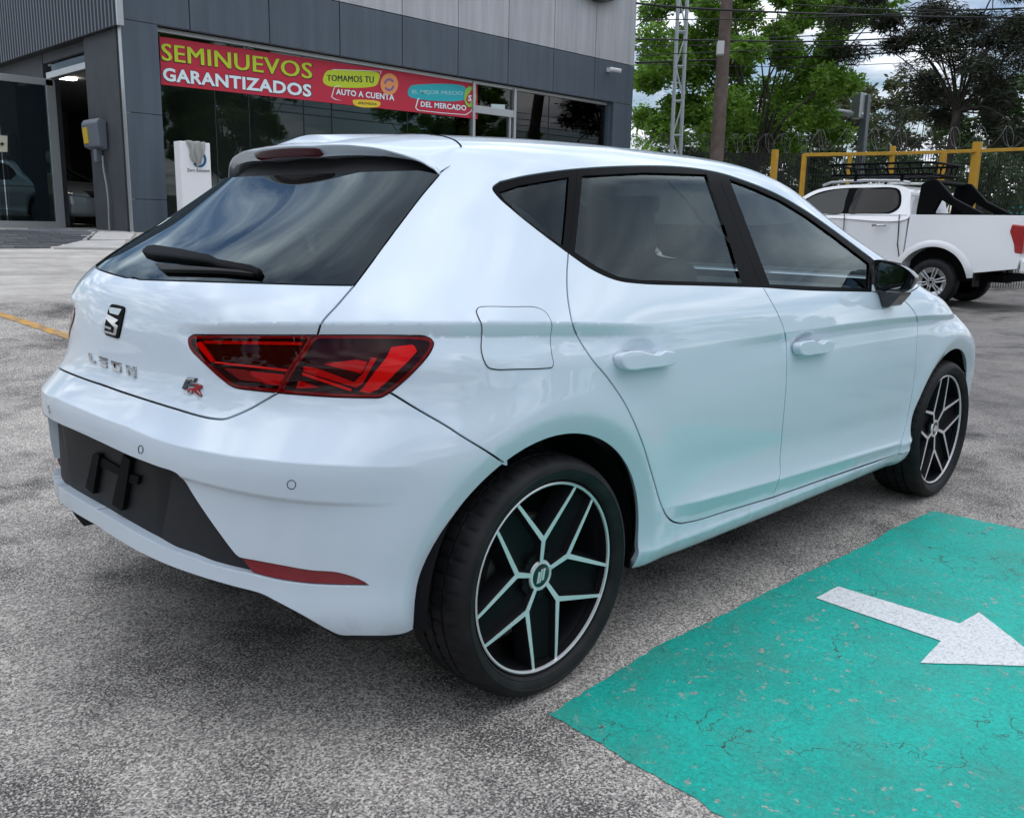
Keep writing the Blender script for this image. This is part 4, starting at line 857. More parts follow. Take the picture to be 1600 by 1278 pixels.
panel('front_fender', join(fd_front[::-1], line_uv(tuple(fd_bot[-1]), tuple(a_ff[0]), n=4), a_ff, line_uv(tuple(a_ff[-1]), (2.42, v_of_z(.66)), (2.5, v_of_z(.775)), (2.5, v_of_z(.95)), (UW, vcowl)), line_uv((UW, vcowl), tuple(fd_sail[0]))), M_PAINT, car, mode='copy', extra=[CRD[-1]], lines=arcs_f)
panel('roof', join(line_uv((0, vd), (UW, vd), n=120), line_uv((UW, vd), (3, vd), n=30), line_uv((3, vd), (3, VM), n=20), line_uv((3, VM), (0, VM), n=100), line_uv((0, VM), (0, vd), n=20)), M_PAINT, car, mode='sym', step=.03, shrink=.0005, lip=.004)
# ---- glazing
def frame_and_glass(door, frame_loop, glass_loop, gm, fm=M_BLKTRIM, off=-.003):
    a, b = panel('window_frame', frame_loop, fm, None, mode='copy', off=off, shrink=.001, lip=.012, holes=[join(glass_loop)], step=.02)
    c, d = panel('window_glass', glass_loop, gm, None, mode='copy', off=off - .006, shrink=-.001, lip=0, step=.03)
    for o, p in ((a, door[0]), (b, door[1]), (c, door[0]), (d, door[1])): o.parent = p
bp_seam = cpx((1192, 448.4), (1160, 372), (1140, 318), (1121.9, 269.4))
itop = int(np.argmin(np.hypot(*(dlo_top - bp_seam[-1]).T))); dseam = cpx((888.5, 395.5), (896, 340), (900.5, 300), (902.5, 264.2)); iq = int(np.argmin(np.hypot(*(dlo_top - dseam[-1]).T)))
frame_and_glass(doors['rear_door'], join(dseam, dlo_top[iq:itop + 1], bp_seam[::-1], belt_r), poly_px([(910.9, 274), (1010, 268.8), (1105, 271.7), (1133, 352), (1160, 441.6), (1098, 440), (1000, 437), (967.2, 431.8), (934.4, 416.4), (899, 393), (906.3, 326.6)]), M_REARSG)
frame_and_glass(doors['front_door'], join(bp_seam, dlo_top[itop:], dlo_front, belt_f), poly_px([(1140.6, 278.8), (1173.4, 291.4), (1220.3, 312.5), (1262.5, 338.3), (1309.4, 372.5), (1359.5, 411.5), (1358.5, 450.6), (1203.9, 444)]), M_SIDEG)
qa, qb = panel('quarter_window_frame', join(dlo_rl, dlo_top[:iq + 1], dseam[::-1]), M_BLKTRIM, car, mode='copy', off=-.003, shrink=.001, holes=[join(poly_px([(780.6, 299.4), (812.5, 289), (889.8, 276), (886, 330), (880.5, 383.2), (854.7, 366.5), (817.2, 338.6), (789, 311)]))], step=.02)
for g, p in zip(panel('quarter_window_glass', poly_px([(780.6, 299.4), (812.5, 289), (889.8, 276), (886, 330), (880.5, 383.2), (854.7, 366.5), (817.2, 338.6), (789, 311)]), M_REARSG, None, mode='copy', off=-.008, shrink=-.001, lip=0, step=.03), (qa, qb)): g.parent = p
panel('windscreen', join(line_uv((UW, vcowl), (3, vcowl), n=20), line_uv((3, vcowl), (3, vd), n=20), line_uv((3, vd), (UW, vd), n=20), line_uv((UW, vd), (UW, vcowl), n=30)), M_WIND, car, mode='sym', off=-.004, lip=0, step=.03)
panel('bonnet', join(line_uv((2.5, v_of_z(.775)), (3, v_of_z(.775)), n=30), line_uv((3, v_of_z(.775)), (3, vcowl), n=30), line_uv((3, vcowl), (UW, vcowl), n=20), line_uv((UW, vcowl), (2.5, v_of_z(.95)), (2.5, v_of_z(.775)), n=20)), M_PAINT, car, mode='sym', step=.025)
panel('front_bumper', join(a_fb, line_uv(tuple(a_fb[-1]), (2.42, V0), (3, V0), n=20), line_uv((3, V0), (3, v_of_z(.64)), n=16), line_uv((3, v_of_z(.64)), (2.8, v_of_z(.64)), (2.42, v_of_z(.66)), n=16), line_uv((2.42, v_of_z(.66)), tuple(a_fb[0]), n=10)), M_PAINT, car, mode='sym', step=.03)
panel('headlight', line_uv((2.42, v_of_z(.66)), (2.8, v_of_z(.64)), (2.8, v_of_z(.775)), (2.5, v_of_z(.775)), (2.421, v_of_z(.662)), n=10), mat('headlight_glass', (.30, .32, .34), .08, coat=1), car, mode='copy', step=.03)
panel('grille', line_uv((2.8, v_of_z(.64)), (3, v_of_z(.64)), (3, v_of_z(.775)), (2.8, v_of_z(.775)), (2.8, v_of_z(.642)), n=10), M_BLKPLAST, car, mode='sym', step=.03)
# ---- tailgate
hatch = panel('tailgate', join(hgap[::-1], lamp_bot_i, lamp_lt, lamp_top_i, hatch_lo[::-1], glass_bot, line_uv((0, glass_bot[-1, 1]), (0, hgap[-1, 1]), n=30)), M_PAINT, car, mode='sym', extra=[CRX[0]], step=.011)
iu = int(np.argmin(np.abs(hatch_up[:, 1] - vglt)))
rg_loop = join(hatch_up[iu:], glass_bot, line_uv((0, glass_bot[-1, 1]), (0, vglt), n=30), line_uv((0, vglt), tuple(hatch_up[iu]), n=30))
panel('rear_window', rg_loop, M_PRIV, hatch, mode='sym', off=-.001, lip=.006, step=.015)
panel('rear_window_border', rg_loop, M_GAP, hatch, mode='sym', off=-.010, lip=.0, shrink=.004, step=.02,
      holes=[join(line_uv((.018, glass_bot[-1, 1] + .055), (.40, v_of_z(1.105)), (.415, v_of_z(1.13)), (.405, v_of_z(1.30)), (.38, v_of_z(1.325)), (.018, v_of_z(1.325)), (.018, glass_bot[-1, 1] + .057), n=16))])
# ---- tail lamps
TL = lambda pts: [(280 + x * .12516, 500 + y * .12516) for x, y in pts]
TR = lambda pts: [(470 + x * .17218, 420 + y * .17218) for x, y in pts]
lo_loop = join(lamp_top_o, lamp_rt, lamp_bot_o, lamp_split[::-1]); li_loop = join(lamp_split, lamp_bot_i, lamp_lt, lamp_top_i)
EL_O = [('reflector', M_LRED, TR([(830, 700), (1020, 678), (1042, 695), (1060, 735), (980, 830), (800, 1010), (690, 1100), (610, 1126), (535, 1108), (570, 1075), (640, 985), (780, 800)])),
        ('lamp_core', M_LMID, TR([(190, 860), (500, 815), (600, 835), (545, 955), (430, 925)])),
        ('light_guide', M_LLINE, TR([(0, 948), (455, 1092), (450, 1112), (0, 966)])),
        ('lamp_blade', M_LMID, TR([(10, 885), (90, 895), (480, 1035), (560, 960), (640, 800), (690, 800), (560, 1040), (500, 1080), (10, 935)])),
        ('lamp_foot', M_LMID, TR([(-30, 1020), (150, 1078), (-60, 1085)]))]
EL_I = [('light_hook', M_LRED, TL([(160, 292), (225, 262), (238, 285), (392, 500), (352, 522)])),
        ('light_guide', M_LLINE, TL([(392, 512), (1335, 624), (1330, 645), (400, 532)])),
        ('reflector', M_LMID, TL([(830, 645), (1285, 690), (1240, 815), (1060, 800), (900, 710)])),
        ('reverse_lamp', M_LGREY, TL([(520, 600), (790, 630), (900, 720), (1010, 780), (720, 745)])),
        ('lamp_blade', M_LMID, TL([(260, 250), (1520, 270), (1505, 300), (270, 285)]))]
for nm, loop, els in (('tail_light', lo_loop, EL_O), ('tailgate_light', li_loop, EL_I)):
    hs = panel(nm, loop, M_LHOUSE, car, mode='copy', off=-.026, shrink=.003, lip=0, step=.02)
    for o, h in zip(panel('lens', loop, M_LENS, None, mode='copy', off=.003, shrink=.0022, lip=.004, roll=.002, step=.016), hs): o.parent = h
    for o, h in zip(panel('lens_rim', loop, M_LHOUSE, None, mode='copy', off=-.0015, shrink=.0015, lip=.024, step=.5, holes=[join(rings(surf, loop, .007, 0, 0)[0])]), hs): o.parent = h
    for en, em, pts in els:
        for o, h in zip(panel(en, poly_px(pts), em, None, mode='copy', off=-.010 if en != 'lamp_core' else -.018, shrink=.0003, lip=.006, step=.02), hs): o.parent = h
# ---- rear bumper
BZ = lambda pts: [(260 + x * .25, 800 + y * .25) for x, y in pts]
def to_centre(c):
    c = c[c[:, 0] > .012]; return np.vstack([c, [0, c[-1, 1]]])
ins_top = to_centre(cpx((375, 872.5), (368.8, 868.6), (342.5, 835), (317.5, 799.5), (300, 772.6), (287.6, 752.6), (277.5, 742.6), (267.6, 737), (250, 731.5), (231, 724.5), (200, 712.3), (160, 693.5), (140, 684), (120, 672), (100, 658)))
ins_bot = to_centre(cpx((392.5, 895.5), (360, 888.6), (322.5, 878.6), (294, 867), (260, 855), (229, 840), (200, 824), (172.6, 807.7), (135, 784), (103.8, 760), (92, 748)))
rf_top = cpx((375, 872.5), (435, 883.6), (485, 892.3), (520, 894.7), (535, 897.5), (560, 906), (575.5, 914.5), step=6)
rf_bot = cpx((575.5, 914.5), (530, 914), (485, 912), (435, 905.6), (392.5, 895.5), step=6)
rf_side = cpx((375, 872.5), (392.5, 895.5), step=6)
bot_w = to_centre(cpx((650, 981), (635, 989), (615, 993), (560, 993.8), (530, 992.5), (510, 983.8), (472.5, 962.5), (430, 940), (407.5, 928.8), (360, 916), (310, 901), (260, 883), (212.7, 861), (177.7, 840), (147.6, 819), (102.6, 782), (88, 764)))
a_bump = a_bump[a_bump[:, 1] > bot_w[0, 1]]
bump_loop = join(hgap[::-1], lamp_bot_o[::-1], quart, a_bump, bot_w, line_uv((0, bot_w[-1, 1]), (0, ins_bot[-1, 1]), n=8), ins_bot[::-1], rf_bot[::-1], rf_top[::-1], ins_top, line_uv((0, ins_top[-1, 1]), (0, hgap[-1, 1]), n=12))
bumper = panel('rear_bumper', bump_loop, M_PAINT, car, mode='sym', lip=.034, step=.010, lines=arcs_b, extra=[(C_B1[0], (-.02, -.006, -.002, 0, .003, .009, .02), C_B1[1]), (C_B2[0], (-.02, -.012, -.006, 0, .004), C_B2[1])])
insert = panel('bumper_insert', join(ins_bot[::-1][:0], ins_top, line_uv((0, ins_top[-1, 1]), (0, ins_bot[-1, 1]), n=14), ins_bot[::-1], rf_side[::-1]), M_BLKPLAST, bumper, mode='sym', off=-.027, shrink=-.001, lip=.0, step=.016)
for o in panel('reflector', join(rf_top, rf_bot, rf_side[::-1]), M_REFL, bumper, mode='copy', off=-.006, shrink=.001, lip=.006, step=.016): pass
# ---- inner shell behind all the seams
dlo_all = join(dlo_rl, dlo_top, dlo_front, belt_f, belt_r)
circ = lambda c, R, u0: join(arch(c, R, 0, 359, u0, n=90))
def arch_hole(c, R, u0):
    A = arch(c, R, 190, -10, u0, n=80); return join(A, line_uv(tuple(A[-1]), (A[-1, 0], .012), (A[0, 0], .012), tuple(A[0]), n=8))
inner = panel('inner_shell', join(bot_w[::-1] + np.array([0, .012]), line_uv((bot_w[0, 0] + .012, .005), (3, .005), n=120), line_uv((3, .005), (3, VM - .002), n=60), line_uv((3, VM - .002), (0, VM - .002), n=100), line_uv((0, VM - .002), (0, bot_w[-1, 1] + .012), n=60)), M_INT, car, off=-.022, shrink=0, lip=0, mode='sym', step=.03,
      F=base, holes=[join(rings(surf, dlo_all, .012, 0, 0)[0]), join(hatch_up[iu:], glass_bot[:-1], line_uv((.01, glass_bot[-1, 1]), (.01, vglt), n=30), line_uv((.01, vglt), tuple(hatch_up[iu]), n=30)),
      join(line_uv((UW + .03, vcowl + .02), (2.99, vcowl + .02), (2.99, vd - .02), (UW + .03, vd - .02), (UW + .03, vcowl + .022), n=16)), arch_hole(ARCH_R, AR + .004, .9), arch_hole(ARCH_F, AF + .004, 2.1)])
# lower valance: dark sheet tucked under the white skirt
bw = bot_w[:, :]; Pv = surf(bw[:, 0], bw[:, 1]); Nv = nrm(surf, bw[:, 0], bw[:, 1]); Nv[:, 2] = 0
v0 = Pv - Nv * .012 + np.array([0, 0, .02]); v1 = Pv - Nv * .055 + np.array([0, 0, -1.]) * (.006 + .026 * ss(.15, .40, bw[:, 0]))[:, None]; v2 = v1 - Nv * .35 + np.array([0, 0, -.01])
n = len(bw); VV = np.vstack([v0, v1, v2]); FF = [(i + k * n, i + 1 + k * n, i + 1 + (k + 1) * n, i + (k + 1) * n) for k in (0, 1) for i in range(n - 1)]
VV = np.vstack([VV, VV * [1, -1, 1]]); FF += [tuple(j + 3 * n for j in f) for f in FF]
mesh_obj('rear_valance', VV, FF, M_BLKPLAST, bumper, smooth=True, angle=30)
# parking sensors: a fine dark ring round a painted disc
def ring_px(cx, cy, rx, ry, n=28):
    t = np.linspace(0, 2 * np.pi, n, endpoint=False); return cast(np.stack([cx + rx * np.cos(t), cy + ry * np.sin(t)], 1))
for cx, cy, rx, ry in ((455.5, 757, 7.2, 7.4), (220, 702.2, 4.2, 6.8)):
    L = ring_px(cx, cy, rx, ry); Li = ring_px(cx, cy, rx - 1.15, ry - 1.15)
    for o in panel('parking_sensor', L, M_GAP, bumper, mode='copy', off=.0007, shrink=0, lip=0, step=.5, holes=[Li]): pass
# tow-eye cover in the insert
L = ring_px(336, 856.5, 13.5, 19); Li = ring_px(336, 856.5, 12.4, 17.6)
panel('tow_eye_cover', L, M_BLKGLOSS, bumper, off=-.0262, shrink=0, lip=0, step=.5, holes=[Li])
# licence plate bracket (no plate fitted)
PB = lambda pts: [(60 + x * .12516, 680 + y * .12516) for x, y in pts]
mbk = [('plate_bracket_bar', [(612, 250), (690, 262), (640, 560), (612, 740), (520, 660), (545, 560)], .014), ('plate_bracket_bar', [(985, 270), (1075, 330), (985, 900), (960, 950), (850, 875), (905, 620)], .014),
       ('plate_bracket_rail', [(690, 305), (930, 445), (910, 520), (665, 405)], .008), ('plate_bracket_tab', [(1060, 515), (1165, 545), (1140, 635), (1010, 600)], .010)]
for nm, pts, h in mbk: panel(nm, poly_px(PB(pts)), M_BLKTRIM, bumper, off=h - .027, shrink=0, lip=h, step=.03)
# ---- roof spoiler with the high brake light
yE = -base(*hatch_up[4])[1]
cE = surf(*hatch_up[int(np.argmin(np.hypot(*(proj(surf(hatch_up[:, 0], hatch_up[:, 1])) - np.array([687.6, 270])).T)))])
rid = catmull([(447, 232.6), (505, 225), (560, 226), (597.5, 231.2), (635, 241), (666, 252.8), (687.6, 269.5)], step=6)
x0r = -.205; yEd = abs(cE[1])
ys = np.linspace(0, yEd, 44); xs_r = x0r + (cE[0] - .004 - x0r) * (ys / yEd)**2.4
def ridge_z(y, x):           # height of the traced ridge where it crosses the station
    best = []
    for yy, xx in zip(y, x):
        zz = np.linspace(1.25, 1.46, 220); p = proj(np.stack([0 * zz + xx, 0 * zz - yy, zz], 1)); d = ((p[:, None] - rid[None])**2).sum(-1).min(1); best.append(zz[np.argmin(d)])
    return np.array(best)
zs_r = ridge_z(ys, xs_r); zc0 = np.polyfit(ys[6:] / yEd, zs_r[6:], 4); 
zs_r = np.where(ys < .14, 0, zs_r); a0 = zs_r[ys >= .14][0]; y14 = ys[ys >= .14][0]
zs_r = np.where(ys < .14, a0 + .004 * (1 - (ys / y14)**2), zs_r)
k5 = np.array([1, 2, 3, 2, 1]) / 9; zsm = np.convolve(np.pad(zs_r, 2, mode='reflect'), k5, 'valid'); zsm[-1] = zs_r[-1]; zs_r = zsm
def roof_pt(x, y):           # point of the roof surface above (x, -y)
    us = np.linspace(0.0, 1.0, 160); vs = np.linspace(v_of_z(1.30), VM, 160); U, V = np.meshgrid(us, vs, indexing='ij'); Q = base(U, V)
    k = np.argmin((Q[..., 0] - x)**2 + (Q[..., 1] + y)**2); return Q.reshape(-1, 3)[k, 2]
prof = []
gE = surf(*hatch_up[0])
for i, y in enumerate(ys):
    t = y / yEd; xf_ = .10 - .10 * t**3; zf = roof_pt(max(xf_, -.10), y) + .0015
    if t > .93: zf = zf * (1 - (t - .93) / .07) + (cE[2] + .02) * ((t - .93) / .07); xf_ = xf_ * (1 - (t - .93) / .07) + (cE[0] + .03) * (t - .93) / .07
    xr_, zr = xs_r[i], zs_r[i]; th = .030 * (1 - t**3) + .002
    L = [(xf_, zf)]
    for s_ in (.25, .5, .75, .9): # gently crowned top
        L.append((xf_ + (xr_ - xf_) * s_, zf + (zr - zf) * s_ + .012 * (1 - t**4) * 4 * s_ * (1 - s_) * .55))
    L += [(xr_ + .006, zr + .0008), (xr_, zr - .003), (xr_ + .001, zr - .007), (xr_ + .016, zr - th * .75), (xr_ + .020, zr - th), (xr_ + .032, zr - th - .001), (xr_ + .10, zr - th - .004), (xf_, zf - .05)]
    prof.append([(x, -y, z) for x, z in L])
prof = np.array(prof); npf = prof.shape[1]; ns = len(ys)
VV = np.vstack([prof[::-1].reshape(-1, 3) , (prof[1:] * [1, -1, 1]).reshape(-1, 3)]); NS = 2 * ns - 1
FF = [(i * npf + k, (i + 1) * npf + k, (i + 1) * npf + k + 1, i * npf + k + 1) for i in range(NS - 1) for k in range(npf - 1)]
MB().tube([tuple(p + np.array([.004, 0, .0006])) for p in VV.reshape(-1, npf, 3)[3:-3, 0]], .0024, 5).build('spoiler_seam', M_GAP, hatch)
sp = mesh_obj('roof_spoiler', VV, FF, M_PAINT, hatch, smooth=True, angle=50)
def spl_face(px):            # point on the spoiler's rear face
    d = ray(np.array(px, float)); best = None
    for i in range(NS - 1):
        for k in (7, 8):
            A, B, C_, D = [VV[j] for j in (i * npf + k, (i + 1) * npf + k, (i + 1) * npf + k + 1, i * npf + k + 1)]
            for T in ((A, B, C_), (A, C_, D)):
                e1, e2 = T[1] - T[0], T[2] - T[0]; h = np.cross(d, e2); a = e1 @ h
                if abs(a) < 1e-12: continue
                s_ = CC - T[0]; uu = (s_ @ h) / a; q = np.cross(s_, e1); vv = (d @ q) / a
                if -.02 <= uu <= 1.02 and -.02 <= vv and uu + vv <= 1.02:
                    t = (e2 @ q) / a
                    if best is None or t < best: best = t
    return None if best is None else CC + d * best
BLp = [(390, 239.5), (393, 236.2), (455, 232.2), (485, 233), (493, 237.3), (500, 244.6), (498.5, 247), (447, 247.6), (393.5, 248.8), (390.5, 245)]
def brake_y(i): return None
# brake light as a lens along the face: same y-stations, slightly proud
st = [i for i in range(NS) if abs(VV[i * npf][1]) < .185]
LV = []; 
for i in st:
    fa = VV[i * npf + 7]; fb = VV[i * npf + 9]; e = min(1, (.186 - abs(fa[1])) / .03)
    m_ = (fa + fb) / 2; up = (fa - fb) / 2 * (.35 + .55 * e); out = np.array([-.0025, 0, -.0012])
    LV += [m_ + up + out, m_ + out * 1.4, m_ - up + out]
LF = [(3 * i + k, 3 * i + 3 + k, 3 * i + 4 + k, 3 * i + 1 + k) for i in range(len(st) - 1) for k in (0, 1)]
mesh_obj('high_brake_light', LV, LF, mat('brake_light_lens', (.10, .003, .010), .12, coat=1), hatch, smooth=True)
# ---- tailgate fittings
def plates(name, polys, m, parent, off, lip=None, step=.03, px=True):
    for k, p in enumerate(polys): panel(name, poly_px(p), m, parent, off=off, shrink=0, lip=lip or off, roll=.0005, step=step)
EM = lambda pts: [(150 + x * .1096, 460 + y * .1096) for x, y in pts]
panel('badge_plate', poly_px(EM([(205, 185), (240, 148), (300, 155), (395, 178), (420, 200), (415, 250), (352, 555), (335, 615), (310, 625), (160, 578), (138, 545), (150, 420)])), M_BLKTRIM, hatch, off=.004, shrink=0, lip=.004, step=.03)
plates('badge', [EM([(215, 190), (400, 222), (355, 303), (235, 272)]), EM([(195, 290), (350, 375), (300, 418), (255, 395), (180, 335)]), EM([(160, 335), (175, 340), (345, 455), (318, 580), (300, 590), (150, 545), (152, 522), (285, 560), (300, 480)]), EM([(146, 450), (250, 485), (245, 510), (146, 472)])], mat('bright_chrome', (.78, .79, .80), .12, metal=1.0), hatch, .007, .004)
def letter(box, strokes):
    TLc, TRc, BLc, BRc = [np.array(b, float) for b in box]
    f = lambda a, b: tuple(TLc * (1 - a) * (1 - b) + TRc * a * (1 - b) + BLc * (1 - a) * b + BRc * a * b)
    return [[f(a, b) for a, b in s] for s in strokes]
S_L = [[(0, 0), (.34, 0), (.34, .74), (0, .74)], [(0, .74), (1, .74), (1, 1), (0, 1)]]
S_E = [[(0, 0), (1, 0), (1, .22), (0, .22)], [(0, .40), (1, .40), (1, .62), (0, .62)], [(0, .78), (1, .78), (1, 1), (0, 1)]]
S_O = [[(0, 0), (1, 0), (1, 1), (0, 1), (0, .55), (.28, .55), (.28, .75), (.72, .75), (.72, .25), (.28, .25), (.28, .48), (0, .48)]]
S_N = [[(0, 0), (.3, 0), (.74, .62), (.74, 0), (1, 0), (1, 1), (.7, 1), (.26, .38), (.26, 1), (0, 1)]]
for bx_, st_ in ((((140.3, 551.3), (149.8, 555), (142.3, 563.8), (150.6, 568)), S_L), (((157.3, 556.5), (168.6, 560), (159, 571), (168.9, 575)), S_E), (((176.3, 563.6), (190.4, 567.5), (177.3, 577.6), (190, 582.3)), S_O), (((199.4, 570.6), (214, 573.6), (200.3, 585), (213.3, 590.8)), S_N)):
    plates('model_letter', letter(bx_, st_), M_CHROME, hatch, .005)
FRp = lambda pts: [(270 + x * .0391, 580 + y * .0391) for x, y in pts]
plates('trim_badge', [FRp([(425, 700), (580, 340), (640, 265), (1000, 290), (925, 440), (700, 430), (665, 515), (905, 520), (885, 600), (620, 600), (545, 745)])], M_BLKGLOSS, hatch, .005)
plates('trim_badge', [FRp([(640, 700), (900, 690), (960, 600), (900, 530), (1060, 500), (1185, 560), (1210, 650), (1070, 765), (1200, 980), (1130, 1005), (985, 910), (850, 790), (780, 905), (640, 850)])], mat('badge_red', (.28, .012, .018), .25, coat=.5), hatch, .005)
plates('trim_badge_edge', [FRp([(600, 300), (945, 300), (880, 430), (855, 420), (905, 330), (600, 335)]), FRp([(1050, 510), (1180, 565), (1170, 610), (1100, 560)]), FRp([(1030, 790), (1060, 800), (1180, 970), (1140, 975)]), FRp([(810, 780), (845, 790), (790, 900), (750, 885)])], M_CHROME, hatch, .0065, .003)
WP = lambda pts: [(200 + x * .14375, 370 + y * .1436) for x, y in pts]
panel('rear_wiper', poly_px(WP([(195, 190), (245, 150), (320, 140), (600, 185), (900, 250), (985, 295), (1200, 335), (1340, 360), (1445, 405), (1430, 442), (1380, 425), (1050, 352), (940, 312), (880, 300), (500, 245), (300, 225)])), M_BLKTRIM, hatch, off=.015, shrink=0, lip=.010, roll=.005, step=.03)
panel('wiper_blade', poly_px(WP([(330, 330), (1000, 385), (1390, 420), (1395, 440), (1000, 405), (400, 392)])), M_RUBBER, hatch, off=.012, shrink=0, lip=.010, step=.03)
# ---- fuel flap: a fine seam let into the quarter (its own skin a hair proud of the pressing)
ff = cast(catmull([(744.5, 487), (747, 482), (752, 480.3), (800, 480.3), (836, 481), (850, 487), (858, 497), (861.5, 508), (859, 528), (861.5, 555), (864, 568), (862, 573.5), (855, 575), (800, 576.8), (775, 577), (763, 574), (757, 565), (752, 547), (752.6, 509), (747, 495)], closed=True, step=3))
fseam = panel('fuel_flap_seam', join(rings(surf, ff, -.0016, 0, 0)[0]), M_GAP, car, off=.0012, shrink=0, lip=0, step=.5, holes=[join(rings(surf, ff, .0022, 0, 0)[0])])
panel('fuel_flap', ff, M_PAINT, fseam, off=.0022, shrink=.0012, lip=.0012, roll=.0006, step=.012, extra=[CRX[0]])
# ---- door handles
HR = lambda pts: [(940 + x * .075, 530 + y * .075) for x, y in pts]
HF = lambda pts: [(1220 + x * .05625, 515 + y * .05624) for x, y in pts]
grips = {'rear_door': HR([(250, 385), (275, 345), (400, 300), (560, 290), (640, 318), (760, 350), (900, 362), (1010, 352), (1080, 325), (1150, 285), (1240, 285), (1335, 305), (1385, 390), (1365, 470), (1300, 510), (1100, 545), (900, 565), (680, 590), (560, 612), (420, 612), (330, 575), (280, 500)]),
         'front_door': HF([(285, 450), (330, 395), (430, 340), (520, 330), (600, 350), (740, 392), (850, 415), (930, 402), (985, 360), (1040, 322), (1120, 335), (1205, 375), (1245, 440), (1200, 540), (1090, 610), (900, 640), (690, 655), (560, 685), (430, 680), (345, 640), (300, 560)])}
for nm, g in grips.items():
    for o, d in zip(panel('door_handle', poly_px(g, step=3), M_PAINT, None, mode='copy', off=.030, shrink=0, lip=.026, roll=.0035, step=.012, F=base), doors[nm]): o.parent = d
# ---- mirrors: face plane just ahead of the sail, housing lofted forward
MI = lambda pts: np.array([(1340 + x * .0782, 390 + y * .0782) for x, y in pts], float)
XM = 1.80
def mir(pts): return on_plane(catmull(MI(pts), closed=True, step=2.5), 0, XM)
hs_ = mir([(285, 250), (345, 208), (560, 236), (830, 305), (1000, 405), (1100, 495), (1150, 565), (1110, 690), (1020, 815), (860, 865), (560, 845), (300, 842), (282, 600)])
gl_ = mir([(455, 270), (600, 292), (800, 345), (985, 455), (985, 525), (930, 650), (850, 765), (640, 790), (455, 800)])
def loft(sections, name, m, parent, caps=True):
    n = len(sections[0]); V = np.vstack(sections); F = [(k * n + i, k * n + (i + 1) % n, (k + 1) * n + (i + 1) % n, (k + 1) * n + i) for k in range(len(sections) - 1) for i in range(n)]
    if caps: F += [tuple(range(n))[::-1], tuple((len(sections) - 1) * n + i for i in range(n))]
    return V, F
cen = hs_.mean(0)
secs = [gl_.mean(0) + (hs_ - cen) * .90 + [.004, 0, 0], hs_ + [0, 0, 0], hs_ * 1.0 + [.02, 0, 0]] + [cen + (hs_ - cen) * s_ + [d_, .02 * d_ / .14, .004 * d_ / .14] for s_, d_ in ((.985, .05), (.93, .085), (.82, .112), (.62, .132), (.35, .142), (.05, .145))]
VVm, FFm = loft(secs, '', None, None)
stalk = [on_plane(catmull(MI([(322, 840), (600, 850), (860, 868), (690, 1090), (640, 1140), (500, 1150), (400, 1030)]), closed=True, step=4), 0, XM + .015) + [d_, 0, 0] for d_ in (0, .10)]
VVs, FFs = loft(stalk, '', None, None)
for sgn, d in ((1, doors['front_door'][0]), (-1, doors['front_door'][1])):
    mxv = np.array([1, sgn, 1]); fl = (lambda F: F) if sgn > 0 else (lambda F: [f[::-1] for f in F])
    mo = mesh_obj('door_mirror', np.vstack([VVm, VVs]) * mxv, fl(FFm + [tuple(i + len(VVm) for i in f) for f in FFs]), M_BLKGLOSS, d, smooth=True, angle=45)
    mesh_obj('mirror_glass', (gl_ + [-.003, 0, 0]) * mxv, [tuple(range(len(gl_)))], mat('mirror_silver', (.55, .58, .58), .02, metal=1), d)
